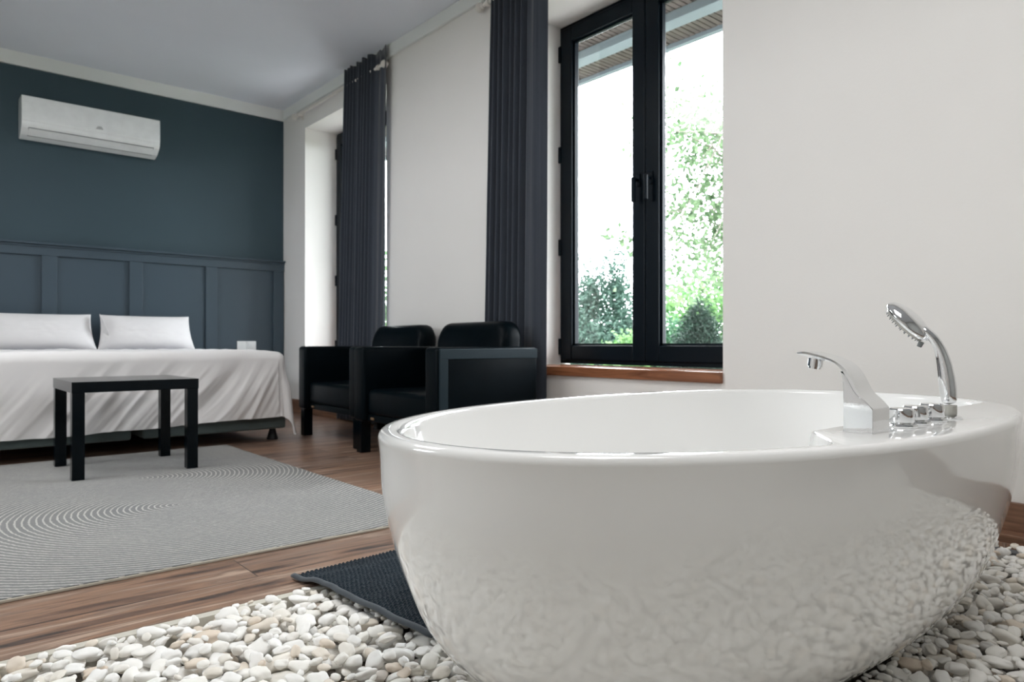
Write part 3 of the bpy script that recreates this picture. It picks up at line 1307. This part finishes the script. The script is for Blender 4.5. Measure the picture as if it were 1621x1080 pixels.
def duvet_pt(s, tt):
    """s across (x), tt along (y) in cloth coordinates"""
    ax = max(0.0, s - (DX1 - RE)) if s > (DX0 + DX1) / 2 else -max(0.0, (DX0 + RE) - s)
    by = max(0.0, (DY0 + RE) - tt)
    x = min(max(s, DX0 + RE), DX1 - RE)
    y_ = max(tt, DY0 + RE)
    sg = 1 if ax >= 0 else -1
    a = abs(ax)
    if a > 0 and by > 0:
        p_ = 3.0
        d = (a ** p_ + by ** p_) ** (1 / p_)
        ang = math.atan2(by, a)
        ox, oy = math.cos(ang), math.sin(ang)
    else:
        d = a + by
        ox, oy = (1.0, 0.0) if a > 0 else (0.0, 1.0)
    out, drop = hang(d, RE)
    hangk = smooth01((drop - 0.02) / 0.25)
    # folds of the hanging cloth: diagonal creases, stronger towards the free corner
    fx = s if by > 0 else 0.0
    fz = drop
    n1 = 0.0
    if by > 0 and a == 0:
        k = 0.35 + 0.65 * smooth01((s - 0.55) / 0.9)
        q = fx * 0.90 + fz * (0.75 - 0.30 * smooth01((s - 1.2) / 0.5))
        n1 = (0.020 * (1 - abs(fbm(q * 8.5, fz * 1.3 + fx * 0.8, 1.7, 2)) * 2.2) + 0.009 * fbm(q * 24, fz * 2.5, 4.1, 3)) * k
    elif a > 0 and by == 0:
        n1 = 0.012 * fbm(tt * 7, fz * 1.5, 9.0, 3)
    else:
        n1 = 0.010 * fbm(math.atan2(by, max(1e-6, a)) * 3.0, fz * 2.0, 2.0, 2) if a > 0 and by > 0 else 0
        if a > 0 and by > 0:
            n1 += 0.022 * math.cos(4 * math.atan2(by, a)) * hangk * -1 + 0.006
    flare = 0.035 * hangk * (drop / 0.45) ** 2
    out += n1 * hangk + flare * (0.4 if a == 0 else 1.0)
    # soft undulation of the top
    topz = 0.010 * fbm(s * 3.2, tt * 3.2, 0.3, 3) + 0.004 * fbm(s * 11, tt * 7, 5.3, 3)
    z = DZ + topz * (1 - hangk) - drop
    x += sg * ox * out
    y_ -= oy * out
    return (x, y_, max(z, 0.05))


def dlen(s):      # how far the front hem reaches down along the bed
    return 0.495 - 0.030 * smooth01((s - 0.4) / 1.3) + 0.010 * fbm(s * 2.3, 8.8)


NS, NT = 300, 230
S0, S1 = DX0 - 0.33, DX1 + 0.43


def duvf(i, j):
    s = S0 + (S1 - S0) * i / (NS - 1)
    T0 = DY0 + RE - dlen(s)
    tt = T0 + (DY1 - T0) * (j / (NT - 1)) ** 1.25
    return duvet_pt(s, tt)


bm = grid_mesh(NS, NT, duvf)
duv = recenter(obj('duvet', bm, M['linen'], None, True))
tag(duv, 'white rumpled duvet draped over the front edge of the bed', 'duvet')
so = duv.modifiers.new('thickness', 'SOLIDIFY')
so.thickness = 0.012
so.offset = -1


def pillow(label, cx, cz, wd, ht, seed, y0=6.545):
    nu, nv = 64, 44
    bm = BM()
    faces = []
    for side in (1, -1):
        vs = []
        for i in range(nu):
            row = []
            for j in range(nv):
                u, v = -1 + 2 * i / (nu - 1), -1 + 2 * j / (nv - 1)
                # outline with pinched corners
                pin = 1 - 0.045 * (1 - abs(v) ** 2) * abs(u) ** 3 - 0.0
                pin2 = 1 - 0.05 * (1 - abs(u) ** 2) * abs(v) ** 3
                x = u * wd / 2 * pin
                z = v * ht / 2 * pin2
                x += (0.030 * (1 - v) / 2 * u)          # spreads at the foot
                th = 0.085 * ((1 - abs(u) ** 2.6) ** 0.55) * ((1 - abs(v) ** 2.4) ** 0.55)
                th *= 1.0 - 0.18 * v
                th += 0.006 * fbm(u * 3 + seed, v * 3, seed, 3) * (1 - abs(u)) * (1 - abs(v)) * 1.2
                edge = 0.5 * (abs(u) ** 6)
                th += 0.008 * fbm(u * 9 + seed, v * 5 + 3, seed, 2) * edge
                yy = -side * th
                row.append(bm.verts.new((x, yy, z)))
            vs.append(row)
        for i in range(nu - 1):
            for j in range(nv - 1):
                f = (vs[i][j], vs[i + 1][j], vs[i + 1][j + 1], vs[i][j + 1])
                bm.faces.new(f if side > 0 else f[::-1])
    bmesh.ops.remove_doubles(bm, verts=bm.verts, dist=0.0004)
    lean = R(-17)
    bmesh.ops.rotate(bm, verts=bm.verts, cent=(0, 0, -ht / 2), matrix=Matrix.Rotation(lean, 3, 'X'))
    bmesh.ops.recalc_face_normals(bm, faces=bm.faces)
    bmesh.ops.translate(bm, verts=bm.verts, vec=(cx, y0 - 0.15, cz))
    o = recenter(obj('pillow', bm, M['linen'], None, True))
    tag(o, label, 'pillow', 'white pillows against the panelled wall')
    return o


pl = pillow('white pillow farther from the window, leaning on the slate blue panelling', 0.735, 0.735, 0.725, 0.300, 1.0)
pr = pillow('white pillow nearer the window with an open pillowcase end', 1.498, 0.735, 0.680, 0.300, 4.0)
# open end of the pillowcase on the second pillow
fl = BM()
pts = []
for i in range(14):
    u = i / 13
    row = []
    for j in range(6):
        v = j / 5
        x = 1.145 + 0.085 * u * (1 - v) + 0.010 * v + 0.028 * u * v
        z = 0.874 - 0.23 * u
        y_ = 6.445 - 0.070 * math.sin(PI * min(1, u + 0.05)) * (1 - 0.4 * v) - 0.026 * (1 - v)
        row.append(fl.verts.new((x, y_, z)))
    pts.append(row)
for i in range(13):
    for j in range(5):
        fl.faces.new((pts[i][j], pts[i + 1][j], pts[i + 1][j + 1], pts[i][j + 1]))
fo = obj('pillowcase_flap', fl, M['linen'], pr, True)
so = fo.modifiers.new('thickness', 'SOLIDIFY')
so.thickness = 0.003

# ------------------------------------------------------------------ air conditioner
ac = thing('air_conditioner', 'white split air conditioner high on the slate blue wall', 'air conditioner', (1.11, YB, 2.22))
AX0, AX1 = 0.628, 1.588
prof = [(YB - 0.0, 2.2229), (YB - 0.0467, 2.2125), (YB - 0.1245, 2.2333), (YB - 0.1847, 2.2748), (YB - 0.2034, 2.2966), (YB - 0.2034, 2.3236), (YB - 0.1972, 2.5031), (YB - 0.1847, 2.5187), (YB - 0.0, 2.5311)]
bm = BM()
prism_yz(bm, prof, AX0, AX1)
mod_bevel(obj('housing', bm, M['white_plastic'], ac), 0.006, 3, 25)
bm = BM()
pf = [(YB - 0.1982, 2.3236), (YB - 0.2107, 2.3236), (YB - 0.2128, 2.337), (YB - 0.2117, 2.4045), (YB - 0.2055, 2.5083), (YB - 0.1951, 2.5156)]
prism_yz(bm, pf, AX0 + 0.001, AX1 - 0.001)
o = mod_bevel(obj('front_panel', bm, M['white_plastic'], ac), 0.004, 3, 25)
bm = BM()      # outlet recess and its flap
a_, b_ = Vector((YB - 0.1889, 2.2784)), Vector((YB - 0.1162, 2.2293))
nn = Vector((-(b_ - a_).y, (b_ - a_).x)).normalized()
if nn.x > 0:
    nn = -nn
prism_yz(bm, [tuple(a_ + nn * 0.0008), tuple(b_ + nn * 0.0008), tuple(b_ - nn * 0.004), tuple(a_ - nn * 0.004)], AX0 + 0.045, AX1 - 0.045)
obj('outlet_gap', bm, M['dark_gap'], ac)
bm = BM()
a2, b2 = a_.lerp(b_, 0.07), a_.lerp(b_, 0.90)
prism_yz(bm, [tuple(a2 + nn * 0.005), tuple(b2 + nn * 0.005), tuple(b2 + nn * 0.001), tuple(a2 + nn * 0.001)], AX0 + 0.048, AX1 - 0.048)
obj('louvre_flap', bm, M['white_plastic'], ac)
bm = BM()
for k, (wd, zz) in enumerate(((0.031, 2.3661), (0.039, 2.3588), (0.050, 2.3495))):
    box(bm, 1.142 - wd / 2, 1.142 + wd / 2, YB - 0.2136, YB - 0.2118, zz, zz + (0.004 if k < 2 else 0.005))
obj('logo', bm, M['grey_mark'], ac)

# ------------------------------------------------------------------ wall sockets
for k, (x, lab) in enumerate(((2.337, 'white wall plate with round socket behind the bed corner'), (2.426, 'blank white wall plate beside the socket behind the bed corner'))):
    ws = thing('wall_socket', lab, 'socket', (x, YB - 0.01, 0.57), 0, 'white wall plates behind the bed')
    bm = BM()
    box(bm, x - 0.043, x + 0.043, YB - 0.020, YB - 0.008, 0.576, 0.662, 0.003)
    obj('cover_plate', bm, M['white_plastic'], ws)
    bm = BM()
    if k == 0:
        cyl(bm, (x, YB - 0.0195, 0.619), (x, YB - 0.0225, 0.619), 0.022, seg=28)
        obj('socket_ring', bm, M['white_plastic'], ws)
    else:
        box(bm, x - 0.031, x + 0.031, YB - 0.0235, YB - 0.0195, 0.588, 0.650, 0.002)
        obj('switch_rocker', bm, M['white_plastic'], ws)

# ------------------------------------------------------------------ curtains and rods
CXC = 2.694


def curtain(label, ya0, ya1, yb0, yb1, ztop, folds, seed):
    """ya*: extent at the top, yb*: extent at the bottom; folds: list of (position, depth)"""
    root = thing('curtain', label, 'curtain', (CXC, (yb0 + yb1) / 2, 0.02), 0, 'charcoal curtains beside the windows')
    nu, nv = 260, 46

    def fn(i, j):
        s = i / (nu - 1)
        v = j / (nv - 1)
        z = 0.02 + (ztop - 0.02) * v
        y0 = yb0 + (ya0 - yb0) * v
        y1 = yb1 + (ya1 - yb1) * v
        d = 0.0
        g = 0.0
        for pos, dep, wd in folds:
            q = (s - pos) / wd
            e = math.exp(-q * q)
            d += dep * e
            g += q * e * wd * 0.55
        d += 0.004 * fbm(s * 6, z * 0.7, seed, 2) + 0.0025 * fbm(s * 18, z * 1.1, seed + 3, 2)
        d = max(-0.027, min(0.030, d))
        y_ = y0 + (y1 - y0) * (s - g * 0.35) + 0.004 * fbm(s * 4, z * 0.8, seed + 7, 2)
        zz = z + (0.012 * math.sin(s * 40) + 0.004 * fbm(s * 20, 1, seed)) * smooth01((v - 0.96) / 0.04)
        return (CXC - d, y_, zz)
    bm = grid_mesh(nu, nv, fn)
    o = obj('curtain_cloth', bm, M['curtain'], root, True)
    so = o.modifiers.new('thickness', 'SOLIDIFY')
    so.thickness = 0.002
    return root


rs = random.Random(11)
f1 = []
pos = 0.30
sgn = 1
while pos < 1.0:
    wd = rs.uniform(0.016, 0.026)
    f1.append((pos, sgn * rs.uniform(0.022, 0.034), wd))
    pos += wd * 1.75
    sgn = -sgn
f1 += [(0.01, 0.012, 0.03), (0.20, -0.008, 0.05), (0.12, 0.004, 0.05)]
curtain('charcoal curtain hanging beside the far window near the bed', 4.575, 5.245, 4.650, 5.37, 2.857, f1, 1.0)
f2 = []
pos = 0.34
sgn = -1
while pos < 1.0:
    wd = rs.uniform(0.020, 0.034)
    f2.append((pos, sgn * rs.uniform(0.022, 0.034), wd))
    pos += wd * 1.7
    sgn = -sgn
f2 += [(0.0, -0.02, 0.03), (0.16, 0.012, 0.06)]
curtain('charcoal curtain hanging behind the nearer armchair beside the large window', 2.86, 3.35, 2.88, 3.44, 2.857, f2, 5.0)


def rod(label, y0, y1, name='curtain_rod'):
    root = thing(name, label, 'curtain rod', (CXC, (y0 + y1) / 2, 2.72), 0, 'white curtain rods under the cornice')
    zr = 2.735
    bm = BM()
    cyl(bm, (CXC, y0, zr), (CXC, y1, zr), 0.0125, seg=20)
    auto_smooth(obj('pole', bm, M['ivory'], root), 50)
    for ye, s in ((y0, -1), (y1, 1)):
        bm = BM()
        cyl(bm, (CXC, ye, zr), (CXC, ye + s * 0.018, zr), 0.017, 0.017, 20)
        r_ = bmesh.ops.create_uvsphere(bm, u_segments=20, v_segments=14, radius=0.030)
        bmesh.ops.translate(bm, verts=r_['verts'], vec=(CXC, ye + s * 0.042, zr))
        auto_smooth(obj('finial', bm, M['ivory'], root), 50)
        bm = BM()
        yb = ye - s * 0.045
        cyl(bm, (CXC, yb - 0.012, zr), (CXC, yb + 0.012, zr), 0.020, seg=20)
        box(bm, CXC, XW - 0.004, yb - 0.010, yb + 0.010, zr - 0.012, zr + 0.012, 0.003)
        box(bm, XW - 0.006, XW, yb - 0.022, yb + 0.022, zr - 0.04, zr + 0.04, 0.004)
        auto_smooth(obj('bracket', bm, M['ivory'], root), 40)
    return root


rod('white curtain rod with ball ends above the far window', 4.665, 6.21)
rod('white curtain rod running above the large window', 1.50, 3.42)

# ------------------------------------------------------------------ garden
def leaf(bm, p, size, rnd, narrow=0.5):
    d = Vector((rnd.gauss(0, 1), rnd.gauss(0, 1), rnd.gauss(-0.3, 0.8))).normalized()
    s = d.orthogonal().normalized()
    s = Matrix.Rotation(rnd.uniform(0, 2 * PI), 3, d) @ s
    up = d.cross(s)
    L = size * rnd.uniform(0.7, 1.25)
    wv = s * (L * narrow * 0.5)
    a = bm.verts.new(p)
    b = bm.verts.new(p + d * L * 0.45 + wv + up * L * 0.06)
    c = bm.verts.new(p + d * L)
    e = bm.verts.new(p + d * L * 0.45 - wv + up * L * 0.06)
    bm.faces.new((a, b, c))
    bm.faces.new((a, c, e))


def at(px, depth, z=None, py=None):
    """world point at image column px and a depth along the view axis (used to set out the garden)"""
    cy, sy = math.cos(YAW), math.sin(YAW)
    lat = (px - 810.5) / FPX * depth
    x, y_ = sy * depth + cy * lat, cy * depth - sy * lat
    if py is not None:
        z = CAMH + (544.2 - py) / FPX * depth
    return Vector((x, y_, z))


def branchy(bm, p, d, L, rad, lvl, rnd, tips):
    q = p + d * L
    cyl(bm, p, q, rad, rad * 0.65, 7, False)
    if lvl == 0:
        tips.append((p, q))
        return
    for k in range(rnd.choice((2, 3, 3))):
        nd = (d + Vector((rnd.uniform(-0.8, 0.8), rnd.uniform(-0.8, 0.8), rnd.uniform(-0.25, 0.6)))).normalized()
        branchy(bm, p.lerp(q, rnd.uniform(0.6, 1)), nd, L * rnd.uniform(0.55, 0.8), rad * 0.6, lvl - 1, rnd, tips)


def plant(name, label, cat, base, blobs, mat, nleaf, size, seed, stem_h, narrow=0.5, shell=0.55, stem_r=0.035):
    """blobs: list of (centre, rx, ry, rz); leaves sit mostly in each blob's outer part"""
    rnd = random.Random(seed)
    root = thing(name, label, cat, base)
    bm = BM()
    cyl(bm, base, base + Vector((0, 0, stem_h)), stem_r, stem_r * 0.5, 9)
    for c, rx, ry, rz in blobs:
        cyl(bm, base + Vector((0, 0, stem_h * 0.6)), c, stem_r * 0.45, stem_r * 0.12, 6)
    obj('stem', bm, M['bark'], root)
    bm = BM()
    vol = [b[1] * b[2] * b[3] for b in blobs]
    for c, rx, ry, rz in blobs:
        n = int(nleaf * (rx * ry * rz) / sum(vol))
        for _ in range(n):
            d = Vector((rnd.gauss(0, 1), rnd.gauss(0, 1), rnd.gauss(0, 1))).normalized()
            k = rnd.uniform(shell, 1.0) * (1 + 0.25 * fbm(d.x * 2.5 + seed, d.y * 2.5, d.z * 2.5, 2))
            leaf(bm, c + Vector((d.x * rx * k, d.y * ry * k, d.z * rz * k)), size, rnd, narrow)
    obj('foliage', bm, mat, root)
    return root


GZ = -0.14
# bluish shrub seen through the left sash
b0 = at(962, 9.0, GZ)
plant('tall_shrub', 'bluish-green tall shrub seen through the left pane', 'shrub', b0,
      [(at(950, 9.0, 0.45), 0.55, 0.55, 0.65), (at(935, 9.1, 1.2), 0.28, 0.28, 0.75), (at(975, 9.0, 1.28), 0.28, 0.28, 0.82), (at(1000, 9.3, 0.7), 0.4, 0.4, 0.7), (at(915, 9.3, 0.8), 0.4, 0.4, 0.7)],
      M['leaf_grey'], 26000, 0.065, 5, 0.9, 0.35, 0.15)
plant('low_shrub', 'bright green low shrub beside the bluish shrub in the left pane', 'shrub', at(998, 7.6, GZ),
      [(at(990, 7.6, 0.40), 0.34, 0.34, 0.36), (at(1016, 7.7, 0.45), 0.35, 0.35, 0.40)], M['leaf_bright'], 1500, 0.07, 8, 0.4, 0.6, 0.4)
# small dark conifer in the right sash, with its companion
cb = at(1108, 6.4, GZ)
plant('dwarf_conifer', 'small dark green cone-shaped conifer in the right pane', 'conifer', cb,
      [(at(1106, 6.4, 0.32), 0.33, 0.33, 0.44), (at(1106, 6.4, 0.64), 0.23, 0.23, 0.32), (at(1107, 6.4, 0.86), 0.14, 0.14, 0.20)],
      M['leaf_dark'], 30000, 0.038, 12, 0.7, 0.3, 0.35)
plant('round_shrub', 'rounded mid-green shrub left of the dark conifer', 'shrub', at(1055, 7.7, GZ),
      [(at(1060, 7.7, 0.46), 0.27, 0.27, 0.50), (at(1038, 7.8, 0.42), 0.28, 0.28, 0.46)], M['leaf_mid'], 9000, 0.05, 15, 0.5, 0.45, 0.35)
# bright shrubs behind
plant('leafy_shrub', 'bright yellow-green shrub behind the dark conifer', 'shrub', at(1095, 11.0, GZ),
      [(at(1060, 11.0, 0.9), 0.45, 0.45, 0.85), (at(1100, 11.2, 0.7), 0.5, 0.5, 0.9), (at(1145, 11.0, 0.8), 0.6, 0.6, 0.9), (at(1185, 11.0, 0.8), 0.6, 0.6, 0.9)],
      M['leaf_bright'], 4500, 0.10, 21, 0.8, 0.6, 0.3)
plant('pale_shrub', 'pale washed-out tall shrub far behind the conifer', 'shrub', at(1120, 15.0, GZ),
      [(at(1085, 15.0, 1.5), 0.9, 0.9, 1.1), (at(1140, 15.2, 1.8), 1.1, 1.1, 1.2), (at(1190, 15.0, 1.8), 1.0, 1.0, 1.2)],
      M['leaf_light'], 2600, 0.13, 23, 1.2, 0.6, 0.2)
# airy tree whose hanging leaves fill the right sash
rnd = random.Random(31)
tb_ = at(1235, 6.0, GZ)
tree = thing('birch_tree', 'airy light-leaved tree hanging over the right pane', 'tree', tb_)
bm = BM()
cyl(bm, tb_, tb_ + Vector((0.05, 0.1, 3.0)), 0.09, 0.05, 12)
tips = []
twigs = []
for k in range(34):
    zb = rnd.uniform(1.3, 3.0)
    p0 = tb_ + Vector((0.05 * zb / 3, 0.1 * zb / 3, zb))
    tgt = at(rnd.uniform(1030, 1200), rnd.uniform(5.0, 7.0), py=rnd.uniform(90, 430))
    mid = p0.lerp(tgt, 0.5) + Vector((0, 0, rnd.uniform(0.1, 0.4)))
    cyl(bm, p0, mid, 0.014, 0.008, 6)
    cyl(bm, mid, tgt, 0.008, 0.003, 6)
    twigs.append((mid, tgt))
for px_, py_ in ((958, 368), (985, 372), (998, 380)):     # the single spray in the left sash
    tgt = at(px_, 5.6, py=py_)
    mid = at(1040, 5.6, py=340)
    cyl(bm, mid, tgt, 0.004, 0.002, 5)
    twigs.append((mid.lerp(tgt, 0.75), tgt))
obj('branches', bm, M['bark'], tree)
bm = BM()
for a, b in twigs[:-3]:
    for _ in range(135):
        p = a.lerp(b, rnd.uniform(0, 1.1)) + Vector((rnd.gauss(0, 0.13), rnd.gauss(0, 0.13), rnd.gauss(-0.06, 0.14)))
        leaf(bm, p, 0.055, rnd, 0.62)
for a, b in twigs[-3:]:
    for _ in range(9):
        p = a.lerp(b, rnd.uniform(0.2, 1.1)) + Vector((rnd.gauss(0, 0.035), rnd.gauss(0, 0.035), rnd.gauss(-0.03, 0.04)))
        leaf(bm, p, 0.075, rnd, 0.6)
obj('foliage', bm, M['leaf_light'], tree)
# greenery that shows in the slit beside the far curtain
plant('hedge_shrub', 'green shrub glimpsed beside the far curtain', 'shrub', at(612, 10.5, GZ),
      [(at(600, 10.5, 0.8), 0.7, 0.7, 0.9), (at(630, 10.6, 1.2), 0.6, 0.6, 0.9)], M['leaf_bright'], 2500, 0.10, 41, 0.8, 0.6, 0.3)

# ------------------------------------------------------------------ pebbles
def proj(P):
    P = np.asarray(P) - np.array([0, 0, CAMH])
    cy, sy = math.cos(YAW), math.sin(YAW)
    d = P[:, 0] * sy + P[:, 1] * cy
    lat = P[:, 0] * cy - P[:, 1] * sy
    return 810.5 + FPX * lat / np.maximum(d, 1e-3), 544.2 - FPX * P[:, 2] / np.maximum(d, 1e-3), d


def build_pebbles():
    rng = np.random.default_rng(7)
    NP = 16
    protos = []
    for k in range(NP):
        bm = BM()
        bmesh.ops.create_icosphere(bm, subdivisions=3, radius=1.0)
        s = rng.uniform(0, 100)
        e = rng.uniform(2.3, 3.8)
        for v in bm.verts:
            d = v.co.normalized()
            # between an ellipsoid and a box: flattened worn stone
            q = (abs(d.x) ** e + abs(d.y) ** e + abs(d.z) ** 2.3) ** (-1 / e)
            q *= 1 + 0.34 * noise.noise(d * 1.15 + Vector((s, 0, 0))) + 0.09 * noise.noise(d * 2.6 + Vector((0, s, 0)))
            v.co = d * q
        me = bpy.data.meshes.new('pebble')
        bm.to_mesh(me)
        bm.free()
        co = np.empty(len(me.vertices) * 3)
        me.vertices.foreach_get('co', co)
        co = co.reshape(-1, 3)
        co -= (co.max(0) + co.min(0)) / 2
        co /= (co.max(0) - co.min(0)) / 2
        me.vertices.foreach_set('co', co.ravel())
        for p in me.polygons:
            p.use_smooth = True
        me.materials.append(M['pebble'])
        protos.append((me, co.copy()))
    # height map of the bed
    G = 0.004
    gx0, gy0, gx1, gy1 = PX0, PY0, PX1 - 0.052, PY1 - 0.030
    nx, ny = int((gx1 - gx0) / G), int((gy1 - gy0) / G)
    H = np.full((nx, ny), -0.055)
    ident = np.full((nx, ny), -1, int)
    X, Y = np.meshgrid(gx0 + (np.arange(nx) + .5) * G, gy0 + (np.arange(ny) + .5) * G, indexing='ij')

    def inside_tub(X, Y, z, grow=0.0):
        ins = tub_inset(z)
        a, b = TA - ins + grow, TB - ins * 0.846 + grow
        nn_ = np.where(X < TCX, 2.05, 2.45)
        return (np.abs((X - TCX - 0.0825 * ins) / a) ** nn_ + np.abs((Y - TCY) / b) ** nn_) < 1
    block = inside_tub(X, Y, 0.012, 0.002)
    # keep clear under the mat: only a flat low layer there
    U = (X - MC0.x) * mu.x + (Y - MC0.y) * mu.y
    V = (X - MC0.x) * mv.x + (Y - MC0.y) * mv.y
    undermat = (U > -0.015) & (U < ML + 0.01) & (V > 0) & (V < MW + 0.02)
    # what the camera (or one a step aside) could see
    pxs, pys, dd = proj(np.stack([X.ravel(), Y.ravel(), 0 * X.ravel()], 1))
    want = ((X > -0.9) & (Y > -0.9)) & ~block
    items = []
    cells = np.argwhere(want)
    LIM = 0.012

    def drop(size, n, lim, tilt):
        for _ in range(n):
            cand = cells[rng.integers(0, len(cells), 7)]
            hs = H[cand[:, 0], cand[:, 1]]
            cx, cy_ = cand[int(np.argmin(hs))]
            if H[cx, cy_] > lim:
                continue
            k = int(rng.integers(0, NP))
            L = size * rng.uniform(0.70, 1.45)
            dims = np.array([L, L * rng.uniform(0.60, 0.85), L * rng.uniform(0.36, 0.58)]) / 2
            ang = rng.uniform(0, 2 * PI)
            tl = rng.normal(0, tilt, 2)
            Rm = (Matrix.Rotation(ang, 3, 'Z') @ Matrix.Rotation(tl[0], 3, 'X') @ Matrix.Rotation(tl[1], 3, 'Y'))
            Rn = np.array(Rm)
            co = (protos[k][1] * dims) @ Rn.T
            # footprint on the grid
            ix = np.floor((co[:, 0] + X[cx, cy_] - gx0) / G).astype(int)
            iy = np.floor((co[:, 1] + Y[cx, cy_] - gy0) / G).astype(int)
            if ix.min() < 0 or iy.min() < 0 or ix.max() >= nx or iy.max() >= ny:
                continue
            if block[ix, iy].any():
                continue
            w0, h0 = ix.min(), iy.min()
            W_, H_ = ix.max() - w0 + 1, iy.max() - h0 + 1
            lo = np.full((W_, H_), np.inf)
            hi = np.full((W_, H_), -np.inf)
            np.minimum.at(lo, (ix - w0, iy - h0), co[:, 2])
            np.maximum.at(hi, (ix - w0, iy - h0), co[:, 2])
            m = np.isfinite(lo)
            sub = H[w0:w0 + W_, h0:h0 + H_]
            z = (sub - lo)[m].max() - 0.0015
            topz = z + co[:, 2].max()
            um = undermat[ix, iy].any()
            if topz > (0.008 if um else lim + 0.022):
                continue
            sub[m] = np.maximum(sub[m], (hi + z)[m])
            # fill between sampled vertices
            idsub = ident[w0:w0 + W_, h0:h0 + H_]
            idsub[m] = len(items)
            items.append((k, Rn, dims, np.array([X[cx, cy_], Y[cx, cy_], z])))
    area = want.sum() * G * G
    drop(0.050, int(area * 1500), -0.02, 0.20)
    drop(0.050, int(area * 1500), 0.002, 0.25)
    drop(0.038, int(area * 1500), 0.004, 0.30)
    drop(0.026, int(area * 1500), 0.000, 0.35)
    ring = inside_tub(X, Y, 0.012, 0.055) & ~block
    cells = np.argwhere(ring & want)
    drop(0.030, 2600, -0.004, 0.35)
    drop(0.020, 2600, 0.000, 0.35)
    # which show largest
    P = np.array([it[3] for it in items])
    cnt = np.bincount(ident[ident >= 0].ravel(), minlength=len(items))
    px_, py_, d_ = proj(P)
    Ly = np.array([735, 823, 872, 932, 985, 1024, 1055, 1090]); Lx = np.array([607, 616, 628, 646, 670, 698, 727, 765])
    Ry = np.array([735, 791, 848, 887, 946, 982, 1024, 1077]); Rx = np.array([1617, 1602, 1580, 1563, 1531, 1496, 1440, 1355])
    vis = (px_ < np.interp(py_, Ly, Lx) + 4) | (px_ > np.interp(py_, Ry, Rx) - 4)
    vis &= (px_ > -15) & (px_ < 1636) & (py_ < 1092) & (d_ > 0.4)
    score = cnt / d_ ** 2 * vis
    order = np.argsort(-score)
    chosen = set(int(i) for i in order[:300] if score[i] > 0)
    num = 0
    for i in sorted(chosen, key=lambda q: -score[q]):
        k, Rn, dims, loc = items[i]
        o = bpy.data.objects.new('pebble', protos[k][0])
        C.objects.link(o)
        o.matrix_world = Matrix.Translation(Vector(loc)) @ Matrix(Rn.tolist()).to_4x4() @ Matrix.Diagonal(Vector((*dims, 1)))
        if px_[i] < 1000:
            tag(o, 'smooth white pebble in the bed between plank floor and tub', 'pebble', 'white pebbles left of the bathtub')
        else:
            tag(o, 'smooth white pebble in the bed between tub and skirting', 'pebble', 'white pebbles right of the bathtub')
        num += 1
    rest = [it for i, it in enumerate(items) if i not in chosen]
    coarse = []
    bmc = BM()
    bmesh.ops.create_icosphere(bmc, subdivisions=2, radius=1.0)
    cd = np.array([v.co[:] for v in bmc.verts])
    cd /= np.linalg.norm(cd, axis=1)[:, None]
    tri = np.array([[v.index for v in f.verts] for f in bmc.faces])
    bmc.free()
    for me_, co_ in protos:          # the same stones with fewer points
        dn = co_ / np.linalg.norm(co_, axis=1)[:, None]
        idx = (cd @ dn.T).argmax(1)
        coarse.append(co_[idx])
    nv = len(cd)
    V = np.concatenate([(coarse[k] * dims) @ Rn.T + loc for k, Rn, dims, loc in rest])
    nf = len(tri)
    F = (np.tile(tri, (len(rest), 1)) + np.repeat(np.arange(len(rest)) * nv, nf)[:, None])
    me = bpy.data.meshes.new('pebble_mass')
    me.vertices.add(len(V))
    me.vertices.foreach_set('co', V.ravel())
    me.loops.add(len(F) * 3)
    me.loops.foreach_set('vertex_index', F.ravel())
    me.polygons.add(len(F))
    me.polygons.foreach_set('loop_start', np.arange(len(F)) * 3)
    me.polygons.foreach_set('use_smooth', np.ones(len(F), bool))
    me.update(calc_edges=True)
    me.materials.append(M['pebble_mass'])
    o = bpy.data.objects.new('pebble_bed', me)
    C.objects.link(o)
    o['kind'] = 'stuff'
    tag(o, 'mass of small white pebbles filling the bed around the bathtub', 'pebbles')
    print('PEBBLES', len(items), num)


build_pebbles()
